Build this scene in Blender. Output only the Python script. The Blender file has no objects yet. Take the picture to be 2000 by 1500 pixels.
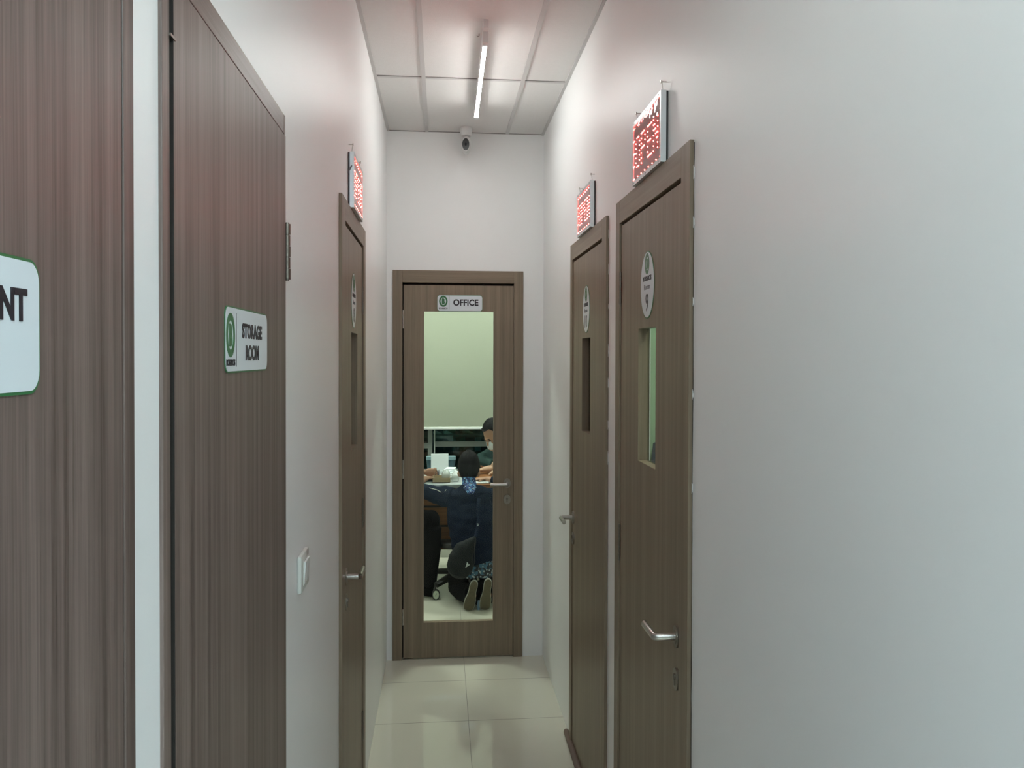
import bpy, bmesh, math, random
from mathutils import Vector, Matrix
random.seed(7)
S = bpy.context.scene
COL = S.collection
PI = math.pi
# ------------------------------------------------------------------ camera
XL, XR, D, H = -0.2963, 0.5649, 4.2745, 2.9          # corridor: left wall, right wall, end wall, ceiling; scene X/Y squeezed about the camera
cd = bpy.data.cameras.new('camera'); cam = bpy.data.objects.new('camera', cd); COL.objects.link(cam)
_f, _cy, _yaw, _pi, _ro, _h = 1512.18, 715.85, 0.0912, 0.0125, 0.0026, 1.6679
fwd = Vector((math.sin(_yaw) * math.cos(_pi), math.cos(_yaw) * math.cos(_pi), -math.sin(_pi)))
rt = Vector((math.cos(_yaw), -math.sin(_yaw), 0)); up = rt.cross(fwd)
r2 = rt * math.cos(_ro) + up * math.sin(_ro); u2 = -rt * math.sin(_ro) + up * math.cos(_ro)
m = Matrix.Identity(4)
for i in range(3):
    m[i][0] = r2[i]; m[i][1] = u2[i]; m[i][2] = -fwd[i]
m[2][3] = _h
cam.matrix_world = m
cd.sensor_width = 36; cd.sensor_fit = 'HORIZONTAL'; cd.lens = _f / 2000 * 36
cd.shift_y = (_cy - 750) / 2000; cd.clip_start = 0.02
S.camera = cam
# ------------------------------------------------------------------ world and exposure
W = bpy.data.worlds.new('world'); S.world = W; W.use_nodes = True
W.node_tree.nodes['Background'].inputs[0].default_value = (0.6, 0.7, 0.75, 1)
W.node_tree.nodes['Background'].inputs[1].default_value = 0.15
S.view_settings.view_transform = 'Standard'; S.view_settings.look = 'None'
S.view_settings.gamma = 1; S.view_settings.use_curve_mapping = False
S.view_settings.exposure = 0.85
TUBE = 50.0            # strength of the corridor tubes
LOBBY = 31.0            # cool fill panels added out of view behind the camera
OFFICE = 27.0           # office ceiling panels
LED = 190.0             # red LED dots
# ------------------------------------------------------------------ materials
def mat(name, col, rough=0.5, metal=0.0, emit=None, strength=0, spec=0.5, noise=0.0, nscale=20, bump=0.0, bscale=200, trans=0.0, coat=0.0):
    M = bpy.data.materials.new(name); M.use_nodes = True
    nt = M.node_tree; b = nt.nodes['Principled BSDF']
    b.inputs['Base Color'].default_value = (*col, 1); b.inputs['Roughness'].default_value = rough
    b.inputs['Metallic'].default_value = metal; b.inputs['Specular IOR Level'].default_value = spec
    if coat: b.inputs['Coat Weight'].default_value = coat
    if trans: b.inputs['Transmission Weight'].default_value = trans
    if emit:
        b.inputs['Emission Color'].default_value = (*emit, 1); b.inputs['Emission Strength'].default_value = strength
    tc = nt.nodes.new('ShaderNodeTexCoord')
    if noise:
        n = nt.nodes.new('ShaderNodeTexNoise'); n.inputs['Scale'].default_value = nscale; n.inputs['Detail'].default_value = 4
        nt.links.new(tc.outputs['Object'], n.inputs['Vector'])
        mx = nt.nodes.new('ShaderNodeMix'); mx.data_type = 'RGBA'; mx.blend_type = 'MIX'
        mx.inputs[6].default_value = (*[c * (1 - noise) for c in col], 1); mx.inputs[7].default_value = (*[min(1, c * (1 + noise)) for c in col], 1)
        nt.links.new(n.outputs['Fac'], mx.inputs[0]); nt.links.new(mx.outputs[2], b.inputs['Base Color'])
    if bump:
        n = nt.nodes.new('ShaderNodeTexNoise'); n.inputs['Scale'].default_value = bscale
        nt.links.new(tc.outputs['Object'], n.inputs['Vector'])
        bp = nt.nodes.new('ShaderNodeBump'); bp.inputs['Strength'].default_value = bump; bp.inputs['Distance'].default_value = 0.002
        nt.links.new(n.outputs['Fac'], bp.inputs['Height']); nt.links.new(bp.outputs[0], b.inputs['Normal'])
    return M

def wood(name, dark, light, axis='Z', coarse=1.0, rough=0.42, lo=0.5, hi=1.05):
    M = bpy.data.materials.new(name); M.use_nodes = True
    nt = M.node_tree; b = nt.nodes['Principled BSDF']; b.inputs['Roughness'].default_value = rough
    tc = nt.nodes.new('ShaderNodeTexCoord')
    def nz(sc, det, k):
        mp = nt.nodes.new('ShaderNodeMapping')
        s = [sc, sc, sc]; s['XYZ'.index(axis)] = k
        mp.inputs['Scale'].default_value = s
        n = nt.nodes.new('ShaderNodeTexNoise'); n.inputs['Scale'].default_value = 1.0; n.inputs['Detail'].default_value = det
        n.inputs['Roughness'].default_value = 0.6
        nt.links.new(tc.outputs['Object'], mp.inputs[0]); nt.links.new(mp.outputs[0], n.inputs['Vector'])
        return n
    a = nz(38 * coarse, 3, 0.5); c = nz(260 * coarse, 3, 6.0)
    add = nt.nodes.new('ShaderNodeMath'); add.operation = 'ADD'
    mu = nt.nodes.new('ShaderNodeMath'); mu.operation = 'MULTIPLY'; mu.inputs[1].default_value = 0.55
    nt.links.new(c.outputs['Fac'], mu.inputs[0]); nt.links.new(mu.outputs[0], add.inputs[0]); nt.links.new(a.outputs['Fac'], add.inputs[1])
    rp = nt.nodes.new('ShaderNodeMapRange'); rp.inputs[1].default_value = lo; rp.inputs[2].default_value = hi
    nt.links.new(add.outputs[0], rp.inputs[0])
    mx = nt.nodes.new('ShaderNodeMix'); mx.data_type = 'RGBA'
    mx.inputs[6].default_value = (*dark, 1); mx.inputs[7].default_value = (*light, 1)
    nt.links.new(rp.outputs[0], mx.inputs[0]); nt.links.new(mx.outputs[2], b.inputs['Base Color'])
    bp = nt.nodes.new('ShaderNodeBump'); bp.inputs['Strength'].default_value = 0.15; bp.inputs['Distance'].default_value = 0.001
    nt.links.new(c.outputs['Fac'], bp.inputs['Height']); nt.links.new(bp.outputs[0], b.inputs['Normal'])
    return M

def glass(name, tint=(1, 1, 1), ior=1.5, wavy=0.0):
    M = bpy.data.materials.new(name); M.use_nodes = True; nt = M.node_tree
    nt.nodes.remove(nt.nodes['Principled BSDF']); out = nt.nodes['Material Output']
    t = nt.nodes.new('ShaderNodeBsdfTransparent'); t.inputs[0].default_value = (*tint, 1)
    g = nt.nodes.new('ShaderNodeBsdfGlossy'); g.inputs['Roughness'].default_value = 0.0
    fr = nt.nodes.new('ShaderNodeFresnel')
    ge = nt.nodes.new('ShaderNodeNewGeometry'); mr = nt.nodes.new('ShaderNodeMapRange')      # same index seen from either face of the thin pane
    mr.inputs[3].default_value = ior; mr.inputs[4].default_value = 1 / ior
    nt.links.new(ge.outputs['Backfacing'], mr.inputs[0]); nt.links.new(mr.outputs[0], fr.inputs['IOR'])
    if wavy:
        tc = nt.nodes.new('ShaderNodeTexCoord'); n = nt.nodes.new('ShaderNodeTexNoise'); n.inputs['Scale'].default_value = 22
        bp = nt.nodes.new('ShaderNodeBump'); bp.inputs['Strength'].default_value = wavy; bp.inputs['Distance'].default_value = 0.01
        nt.links.new(tc.outputs['Object'], n.inputs['Vector']); nt.links.new(n.outputs['Fac'], bp.inputs['Height']); nt.links.new(bp.outputs[0], g.inputs['Normal'])
    mx = nt.nodes.new('ShaderNodeMixShader')
    nt.links.new(fr.outputs[0], mx.inputs[0]); nt.links.new(t.outputs[0], mx.inputs[1]); nt.links.new(g.outputs[0], mx.inputs[2])
    nt.links.new(mx.outputs[0], out.inputs[0])
    return M

def floor_mat():
    M = mat('glazed_floor_tile', (0.46, 0.44, 0.36), 0.06, spec=1.0)
    nt = M.node_tree; b = nt.nodes['Principled BSDF']
    tc = nt.nodes.new('ShaderNodeTexCoord'); sp = nt.nodes.new('ShaderNodeSeparateXYZ'); nt.links.new(tc.outputs['Object'], sp.inputs[0])
    def line(sock, off, per, half):
        a = nt.nodes.new('ShaderNodeMath'); a.operation = 'SUBTRACT'; nt.links.new(sock, a.inputs[0]); a.inputs[1].default_value = off - per * 20.5
        md = nt.nodes.new('ShaderNodeMath'); md.operation = 'MODULO'; nt.links.new(a.outputs[0], md.inputs[0]); md.inputs[1].default_value = per
        s = nt.nodes.new('ShaderNodeMath'); s.operation = 'SUBTRACT'; nt.links.new(md.outputs[0], s.inputs[0]); s.inputs[1].default_value = per / 2
        ab = nt.nodes.new('ShaderNodeMath'); ab.operation = 'ABSOLUTE'; nt.links.new(s.outputs[0], ab.inputs[0])
        l = nt.nodes.new('ShaderNodeMath'); l.operation = 'LESS_THAN'; nt.links.new(ab.outputs[0], l.inputs[0]); l.inputs[1].default_value = half
        return l
    l1 = line(sp.outputs[0], 0.127, 0.445, 0.0012); l2 = line(sp.outputs[1], 3.975, 0.445, 0.0018)
    mxx = nt.nodes.new('ShaderNodeMath'); mxx.operation = 'MAXIMUM'
    nt.links.new(l1.outputs[0], mxx.inputs[0]); nt.links.new(l2.outputs[0], mxx.inputs[1])
    n = nt.nodes.new('ShaderNodeTexNoise'); n.inputs['Scale'].default_value = 2.5; n.inputs['Detail'].default_value = 5
    nt.links.new(tc.outputs['Object'], n.inputs['Vector'])
    c0 = nt.nodes.new('ShaderNodeMix'); c0.data_type = 'RGBA'; c0.inputs[6].default_value = (0.66, 0.64, 0.54, 1); c0.inputs[7].default_value = (0.72, 0.70, 0.60, 1)
    nt.links.new(n.outputs['Fac'], c0.inputs[0])
    c1 = nt.nodes.new('ShaderNodeMix'); c1.data_type = 'RGBA'; c1.inputs[7].default_value = (0.20, 0.19, 0.15, 1)
    nt.links.new(mxx.outputs[0], c1.inputs[0]); nt.links.new(c0.outputs[2], c1.inputs[6]); nt.links.new(c1.outputs[2], b.inputs['Base Color'])
    rm = nt.nodes.new('ShaderNodeMapRange'); rm.inputs[3].default_value = 0.0; rm.inputs[4].default_value = 0.6
    nt.links.new(mxx.outputs[0], rm.inputs[0]); nt.links.new(rm.outputs[0], b.inputs['Roughness'])
    return M

def pattern(name, base, cols, scale, thr=0.35):
    M = mat(name, base, 0.8); nt = M.node_tree; b = nt.nodes['Principled BSDF']
    tc = nt.nodes.new('ShaderNodeTexCoord')
    prev = None
    for i, c in enumerate(cols):
        v = nt.nodes.new('ShaderNodeTexVoronoi'); v.inputs['Scale'].default_value = scale * (1 + 0.45 * i)
        mp = nt.nodes.new('ShaderNodeMapping'); mp.inputs['Location'].default_value = (i * 3.1, i * 1.7, i)
        nt.links.new(tc.outputs['Object'], mp.inputs[0]); nt.links.new(mp.outputs[0], v.inputs['Vector'])
        l = nt.nodes.new('ShaderNodeMath'); l.operation = 'LESS_THAN'; l.inputs[1].default_value = thr * (1 - 0.22 * i)
        nt.links.new(v.outputs['Distance'], l.inputs[0])
        mx = nt.nodes.new('ShaderNodeMix'); mx.data_type = 'RGBA'; mx.inputs[7].default_value = (*c, 1)
        nt.links.new(l.outputs[0], mx.inputs[0])
        if prev: nt.links.new(prev.outputs[2], mx.inputs[6])
        else: mx.inputs[6].default_value = (*base, 1)
        prev = mx
    nt.links.new(prev.outputs[2], b.inputs['Base Color'])
    return M

M_wall = mat('white_wall_paint', (0.87, 0.88, 0.875), 0.38, spec=0.35, noise=0.02, nscale=1.5, bump=0.05, bscale=120)
M_plain = mat('plain_paint', (0.6, 0.6, 0.58), 0.6)
M_darkroom = mat('dark_room_paint', (0.05, 0.05, 0.045), 0.8)
M_ceil = mat('mineral_ceiling_tile', (0.76, 0.75, 0.735), 0.75, bump=0.35, bscale=260, noise=0.03, nscale=60)
M_bar = mat('ceiling_bar_enamel', (0.58, 0.57, 0.56), 0.5)
M_gap = mat('ceiling_joint', (0.25, 0.24, 0.23), 0.8)
M_floor = floor_mat()
oak_d, oak_l = (0.165, 0.124, 0.083), (0.272, 0.212, 0.146)
M_oak = wood('oak_laminate_vertical', oak_d, oak_l, 'Z')
M_oakh = wood('oak_laminate_header_side', oak_d, oak_l, 'Y')
M_oakx = wood('oak_laminate_header_end', oak_d, oak_l, 'X')
wal_d, wal_l = (0.085, 0.058, 0.048), (0.225, 0.168, 0.148)
M_wal = wood('walnut_laminate_vertical', wal_d, wal_l, 'Z', 1.6, 0.42, 0.58, 1.0)
M_walh = wood('walnut_laminate_header', wal_d, wal_l, 'Y', 1.0, 0.38)
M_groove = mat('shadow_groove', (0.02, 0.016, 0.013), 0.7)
M_steel = mat('brushed_steel', (0.52, 0.50, 0.47), 0.28, 1.0)
M_rose = mat('dull_steel_plate', (0.30, 0.27, 0.23), 0.38, 1.0)
M_brass = mat('aged_steel_hinge', (0.22, 0.19, 0.16), 0.35, 1.0)
M_black = mat('black_plastic', (0.012, 0.012, 0.013), 0.3)
M_glass = glass('clear_door_glass', (0.95, 0.99, 0.95), 1.18)
M_slotg = glass('slot_glass', (0.8, 0.85, 0.8), 1.5)
M_signw = mat('white_sign_acrylic', (0.70, 0.76, 0.80), 0.3)
M_signg = mat('green_sign_print', (0.03, 0.16, 0.055), 0.35)
M_signk = mat('black_sign_print', (0.012, 0.012, 0.02), 0.4)
M_signgrey = mat('grey_sign_print', (0.16, 0.16, 0.17), 0.4)
M_alu = mat('anodised_aluminium', (0.62, 0.65, 0.66), 0.33, 0.85)
M_ledp = mat('dark_smoked_panel', (0.17, 0.15, 0.155), 0.7, spec=0.1)
M_cover = glass('clear_acrylic', (1, 1, 1), 1.4, 0.25)
M_led = mat('red_led', (0.5, 0.1, 0.05), 0.4, emit=(1.0, 0.055, 0.045), strength=LED)
M_tube = mat('glowing_tube', (1, 1, 1), 0.4, emit=(0.98, 1.0, 0.97), strength=TUBE)
M_wplas = mat('white_plastic', (0.72, 0.73, 0.72), 0.35)
M_wplas2 = mat('cream_plastic', (0.62, 0.63, 0.59), 0.35)
M_lobby = mat('cool_fill_light', (1, 1, 1), 0.5, emit=(0.70, 0.91, 1.0), strength=LOBBY)  # glow of the fill panels added behind the viewer
M_offl = mat('office_panel_light', (1, 1, 1), 0.5, emit=(0.95, 1.0, 0.93), strength=OFFICE)

# ------------------------------------------------------------------ mesh helpers
def newbm(): return bmesh.new()
def box(bm, x0, x1, y0, y1, z0, z1, bev=0.0, seg=2):
    x0, x1 = min(x0, x1), max(x0, x1); y0, y1 = min(y0, y1), max(y0, y1); z0, z1 = min(z0, z1), max(z0, z1)
    t = bmesh.new()
    bmesh.ops.create_cube(t, size=1)
    for v in t.verts:
        v.co = Vector(((x0 + x1) / 2 + v.co.x * (x1 - x0), (y0 + y1) / 2 + v.co.y * (y1 - y0), (z0 + z1) / 2 + v.co.z * (z1 - z0)))
    if bev: bmesh.ops.bevel(t, geom=t.edges[:], offset=bev, segments=seg, affect='EDGES', profile=0.5)
    merge(bm, t)
    return bm
def merge(bm, t):
    me = bpy.data.meshes.new('tmp'); t.to_mesh(me); t.free(); bm.from_mesh(me); bpy.data.meshes.remove(me)
def loft(bm, pts, radii, seg=14, cap=True, sq=1.0, axis=None):
    """pts: centres; radii: r or (a,b); a is along the sideways axis, b the other."""
    t = bmesh.new(); rings = []
    P = [Vector(p) for p in pts]
    for i, p in enumerate(P):
        d = (P[min(i + 1, len(P) - 1)] - P[max(i - 1, 0)]).normalized()
        ref = Vector(axis) if axis else (Vector((1, 0, 0)) if abs(d.x) < 0.75 else Vector((0, 1, 0)))
        a = (ref - d * ref.dot(d)).normalized(); b = d.cross(a)
        r = radii[i] if isinstance(radii[i], (tuple, list)) else (radii[i], radii[i])
        rings.append([t.verts.new(p + a * r[0] * math.copysign(abs(math.cos(k)) ** sq, math.cos(k)) + b * r[1] * math.copysign(abs(math.sin(k)) ** sq, math.sin(k)))
                      for k in [2 * PI * j / seg for j in range(seg)]])
    for i in range(len(rings) - 1):
        for j in range(seg):
            t.faces.new((rings[i][j], rings[i][(j + 1) % seg], rings[i + 1][(j + 1) % seg], rings[i + 1][j]))
    if cap:
        t.faces.new(rings[0][::-1]); t.faces.new(rings[-1])
    bmesh.ops.recalc_face_normals(t, faces=t.faces[:])
    merge(bm, t); return bm
def tube(bm, pts, r, seg=12): return loft(bm, pts, [r] * len(pts), seg)
def ell(bm, c, r, seg=20, rot=None):
    t = bmesh.new(); bmesh.ops.create_uvsphere(t, u_segments=seg, v_segments=max(8, seg * 2 // 3), radius=1)
    R = rot if rot else Matrix.Identity(3)
    for v in t.verts:
        v.co = R @ Vector((v.co.x * r[0], v.co.y * r[1], v.co.z * r[2])) + Vector(c)
    merge(bm, t); return bm
def prism(bm, outline, depthvec, hole=None):
    """outline: list of 3D points, extruded by depthvec."""
    t = bmesh.new(); dv = Vector(depthvec)
    a = [t.verts.new(Vector(p)) for p in outline]; b = [t.verts.new(Vector(p) + dv) for p in outline]
    n = len(a)
    if hole:
        ha = [t.verts.new(Vector(p)) for p in hole]; hb = [t.verts.new(Vector(p) + dv) for p in hole]
        for i in range(n):
            j = (i + 1) % n
            t.faces.new((a[i], a[j], ha[j], ha[i])); t.faces.new((b[i], hb[i], hb[j], b[j]))
            t.faces.new((a[i], b[i], b[j], a[j])); t.faces.new((ha[i], ha[j], hb[j], hb[i]))
    else:
        t.faces.new(a[::-1]); t.faces.new(b)
        for i in range(n):
            j = (i + 1) % n; t.faces.new((a[i], a[j], b[j], b[i]))
    bmesh.ops.recalc_face_normals(t, faces=t.faces[:])
    merge(bm, t); return bm
def wloc(o):
    v = Vector((0, 0, 0))
    while o: v += o.location; o = o.parent
    return v
def obj(name, bm, mt, parent=None, smooth=False, label=None):
    me = bpy.data.meshes.new(name)
    if parent:
        off = wloc(parent)
        for v in bm.verts: v.co -= off
    bm.to_mesh(me); bm.free(); me.materials.append(mt)
    if smooth:
        for p in me.polygons: p.use_smooth = True
        try: me.set_sharp_from_angle(angle=math.radians(40))
        except Exception: pass
    o = bpy.data.objects.new(name, me); COL.objects.link(o)
    if parent: o.parent = parent
    if label: o['label'] = label
    return o
def tag(o, label=None, cat=None, group=None, kind=None):
    if label: o['label'] = label
    if cat: o['category'] = cat
    if group: o['group'] = group
    if kind: o['kind'] = kind
    return o
def empty(name, loc, **k):
    o = bpy.data.objects.new(name, None); COL.objects.link(o); o.location = loc; o.empty_display_size = 0.1
    return tag(o, **k)
def struct(name, bm, mt, label=None, cat=None, smooth=False):
    return tag(obj(name, bm, mt, None, smooth), label, cat, kind='structure')
def fuse(bm, voxel, smooth=3):
    """one continuous surface out of overlapping lofts"""
    me = bpy.data.meshes.new('t'); bm.to_mesh(me); bm.free()
    o = bpy.data.objects.new('t', me); COL.objects.link(o)
    md = o.modifiers.new('r', 'REMESH'); md.mode = 'VOXEL'; md.voxel_size = voxel; md.use_smooth_shade = True
    sm = o.modifiers.new('s', 'SMOOTH'); sm.iterations = smooth; sm.factor = 0.5
    dg = bpy.context.evaluated_depsgraph_get(); ev = o.evaluated_get(dg); m2 = bpy.data.meshes.new_from_object(ev)
    out = bmesh.new(); out.from_mesh(m2)
    bpy.data.objects.remove(o); bpy.data.meshes.remove(me); bpy.data.meshes.remove(m2)
    return out
def text(bm, s, cx, cz, w, h, frame, bold=0.0, lift=0.0, depth=0.0006):
    """letters centred at (cx,cz) in a wall frame, w wide, h tall. frame(a,z,n)->world"""
    cu = bpy.data.curves.new('t', 'FONT'); cu.body = s; cu.size = 1; cu.offset = bold; cu.extrude = 0.5; cu.resolution_u = 4
    o = bpy.data.objects.new('t', cu); COL.objects.link(o)
    dg = bpy.context.evaluated_depsgraph_get(); me = bpy.data.meshes.new_from_object(o.evaluated_get(dg))
    xs = [v.co.x for v in me.vertices]; ys = [v.co.y for v in me.vertices]
    x0, x1, y0, y1 = min(xs), max(xs), min(ys), max(ys)
    t = bmesh.new(); t.from_mesh(me)
    for v in t.verts:
        v.co = Vector(frame(cx + ((v.co.x - x0) / (x1 - x0) - 0.5) * w, cz + ((v.co.y - y0) / (y1 - y0) - 0.5) * h, lift + (v.co.z + 0.5) * depth))
    bmesh.ops.recalc_face_normals(t, faces=t.faces[:])
    merge(bm, t); bpy.data.objects.remove(o); bpy.data.curves.remove(cu); bpy.data.meshes.remove(me)
    return bm
# wall frames: a = reading direction coordinate, z up, n out of the surface
def FL(x): return lambda a, z, n: (x + n, a, z)                 # left wall, reading towards +Y
def FR(x): return lambda a, z, n: (x - n, -a, z)                # right wall, reading towards -Y (give a = -Y)
def FE(y): return lambda a, z, n: (a, y - n, z)                 # end wall
def rrect(F, a0, a1, z0, z1, ra, rz, n, k=6):
    pts = []
    for (ca, cz, s) in ((a1 - ra, z1 - rz, 0), (a0 + ra, z1 - rz, 1), (a0 + ra, z0 + rz, 2), (a1 - ra, z0 + rz, 3)):
        for j in range(k + 1):
            t = PI / 2 * (s + j / k); pts.append(F(ca + ra * math.cos(t), cz + rz * math.sin(t), n))
    return pts
def oval(F, ca, cz, ra, rz, n, k=40): return [F(ca + ra * math.cos(2 * PI * j / k), cz + rz * math.sin(2 * PI * j / k), n) for j in range(k)]
def nrm(F, d): return Vector(F(0, 0, d)) - Vector(F(0, 0, 0))

# ------------------------------------------------------------------ large lights of the place
def ceiling_tube(x0, x1, y0, y1, label):
    t = empty('tube_light', ((x0 + x1) / 2, (y0 + y1) / 2, H), label=label, cat='light', group='tube lights along the corridor ceiling')
    bx = lambda y: x0 + (x1 - x0) * (y - y0) / (y1 - y0)
    bm = newbm(); a, b = y0 - 0.085, y1 + 0.01
    for s in range(1):
        prism(bm, [(bx(a) - 0.009, a, H), (bx(a) + 0.009, a, H), (bx(b) + 0.009, b, H), (bx(b) - 0.009, b, H)], (0, 0, -0.03))
    obj('fixture_body', bm, M_wplas, t)
    for yy in (y0 - 0.03, y1 + 0.0):
        bm = newbm(); box(bm, bx(yy) - 0.011, bx(yy) + 0.011, yy - 0.02, yy + 0.012, H - 0.072, H - 0.002, 0.002)
        obj('lamp_holder', bm, M_wplas, t)
    bm = newbm(); prism(bm, [(x0 + 0.0085 * math.cos(-0.35 - (PI - 0.7) * k / 12), y0, H - 0.058 + 0.0105 * math.sin(-0.35 - (PI - 0.7) * k / 12)) for k in range(13)], (x1 - x0, y1 - y0, 0))
    obj('lit_diffuser', bm, M_tube, t)
    bm = newbm(); prism(bm, [(x0 + 0.0086 * math.cos(-0.36 + (PI + 0.72) * k / 12), y0, H - 0.0579 + 0.0096 * math.sin(-0.36 + (PI + 0.72) * k / 12)) for k in range(13)], (x1 - x0, y1 - y0, 0))
    obj('tube_back', bm, M_wplas, t)
    return t
ceiling_tube(0.162, 0.168, 2.925, 3.795, 'glowing white tube light on the ceiling before the security camera')
ceiling_tube(0.14, 0.146, 0.1, 0.97, 'tube light on the corridor ceiling nearer the viewer, above the frame')

# ------------------------------------------------------------------ room shell
T = 0.1
OP_L = [(0.02, 0.7712, 2.13), (0.8465, 1.4935, 2.119), (2.285, 2.985, 2.145)]  # door openings, like most positions below, worked back from image pixels
OP_R = [(1.702, 2.4384, 2.157), (2.5846, 3.3142, 2.147)]
ym = -0.35
YL = -3.4           # far side of the lobby behind the viewer
def wall_with_openings(x0, x1, ya, yb, ops):
    bm = newbm(); y = ya
    for (a, b, zt) in ops:
        a2, b2, z2 = a + 0.02, b - 0.02, zt - 0.02
        box(bm, x0, x1, y, a2, 0, H); box(bm, x0, x1, a2, b2, z2, H); y = b2
    box(bm, x0, x1, y, yb, 0, H); return bm
struct('wall_left', wall_with_openings(XL - T, XL, ym, D, OP_L), M_wall)
struct('wall_right', wall_with_openings(XR, XR + T, ym, D, OP_R), M_wall)
bm = newbm()
ex0, ex1, ezt = -0.2645, 0.452, 2.14
box(bm, XL - T, ex0 + 0.02, D, D + T, 0, H); box(bm, ex1 - 0.02, XR + T, D, D + T, 0, H); box(bm, ex0 + 0.02, ex1 - 0.02, D, D + T, ezt - 0.02, H)
struct('wall_end', bm, M_wall)
bm = newbm(); box(bm, -1.6, 2.2, YL, 8.0, -0.1, 0); struct('floor', bm, M_floor)
bm = newbm(); box(bm, -1.6, 2.2, YL, 8.0, H, H + 0.1); struct('ceiling', bm, M_ceil)
# ceiling grid: bars along the corridor and across it
bars = []
for nm, (x0, x1, y0, y1, z) in {
    'trim_1': (-0.0885, -0.0705, ym, D, 0.004), 'trim_2': (0.352, 0.370, ym, D, 0.004),
    'trim_3': (XL, XL + 0.014, ym, D, 0.005), 'trim_4': (XR - 0.014, XR, ym, D, 0.005)}.items():
    bm = newbm(); box(bm, x0, x1, y0, y1, H - z, H); struct(nm, bm, M_bar)
k = 5
for y in (3.455, 2.565, 1.675, 0.785, -0.1):
    bm = newbm()
    for (x0, x1) in ((XL + 0.014, -0.0885), (-0.0705, 0.352), (0.370, XR - 0.014)): box(bm, x0, x1, y - 0.009, y + 0.009, H - 0.003, H)
    struct('trim_%d' % k, bm, M_bar); k += 1
bm = newbm()
for (x0, x1) in ((XL + 0.014, -0.0885), (-0.0705, 0.352), (0.370, XR - 0.014)):
    box(bm, x0, x1, D - 0.004, D, H - 0.003, H)
    for y in (3.455, 2.565): box(bm, x0, x1, y - 0.0115, y - 0.009, H - 0.0032, H)
struct('trim_%d' % k, bm, M_gap)
# closed rooms around the corridor
bm = newbm(); box(bm, -1.7, -1.6, YL, 8.1, 0, H); struct('wall_outer_left', bm, M_plain)
bm = newbm(); box(bm, 2.2, 2.3, YL, 8.1, 0, H); struct('wall_outer_right', bm, M_plain)
bm = newbm(); box(bm, -1.7, 2.3, YL - 0.1, YL, 0, H); struct('wall_back', bm, mat('dark_lobby_wall', (0.07, 0.06, 0.055), 0.6))  # unseen wall, coloured dark to weaken its reflection in the office glass
bm = newbm(); box(bm, -1.6, XL - T, ym, ym + 0.1, 0, H); box(bm, XR + T, 2.2, ym, ym + 0.1, 0, H); struct('wall_lobby', bm, M_wall)
bm = newbm(); box(bm, -1.6, XL - T, D - 0.1, D + T, 0, H); box(bm, XR + T, 2.2, D - 0.1, D + T, 0, H); struct('wall_office_front', bm, M_plain)
for nm, x0, x1, y in (('wall_partition_1', XR + T, 2.2, 2.51), ('wall_partition_2', -1.6, XL - T, 1.9)):
    bm = newbm(); box(bm, x0, x1, y - 0.04, y + 0.04, 0, H); struct(nm, bm, M_darkroom if 'n_2' in nm else mat('pale_green_room_paint', (0.34, 0.48, 0.33), 0.6))
t = empty('room_panel_light', (1.05, 1.6, H), label='ceiling panel light in the room behind the nearest right door', cat='light')
bm = newbm(); box(bm, 0.8, 1.3, 1.35, 1.85, H - 0.02, H); obj('frame', bm, M_wplas, t)
bm = newbm(); box(bm, 0.82, 1.28, 1.37, 1.83, H - 0.024, H - 0.0201); obj('diffuser', bm, mat('room_panel_diffuser', (1, 1, 1), emit=(0.93, 1, 0.93), strength=24), t)
bm = newbm()
loft(bm, [(0.700, 2.440, 1.395), (0.705, 2.440, 1.375), (0.725, 2.440, 1.34), (0.74, 2.440, 1.25), (0.745, 2.44, 1.05)], [(0.020, 0.012), (0.030, 0.02), (0.052, 0.025), (0.068, 0.028), (0.072, 0.03)], 20, axis=(1, 0, 0))
tube(bm, [(0.70, 2.475, 1.40), (0.70, 2.44, 1.40)], 0.004, 8)
tag(obj('hanging_jacket', bm, mat('blue_jacket_cloth', (0.03, 0.06, 0.13), 0.8), None, True), 'blue cloth hanging on the green wall, seen through the nearest right door', 'jacket')
# unseen panels added behind the viewer as cool fill for the corridor
LP = ((-0.95, -1.2, 'left one of the two nearer added fill panels behind the viewer'), (1.0, -1.2, 'right one of the two nearer added fill panels behind the viewer'),
      (-0.95, -2.6, 'left one of the two farther added fill panels behind the viewer'), (1.0, -2.6, 'right one of the two farther added fill panels behind the viewer'), (0.1, -1.9, 'middle one of the five added fill panels behind the viewer'))
for (x, y, lab) in LP:
    t = empty('fill_panel', (x, y, H), label=lab, cat='light', group='added fill panels behind the viewer')
    bm = newbm(); box(bm, x - 0.25, x + 0.25, y - 0.25, y + 0.25, H - 0.02, H); obj('frame', bm, M_wplas, t)
    bm = newbm(); box(bm, x - 0.23, x + 0.23, y - 0.23, y + 0.23, H - 0.024, H - 0.0201); obj('diffuser', bm, M_lobby, t)

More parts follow.
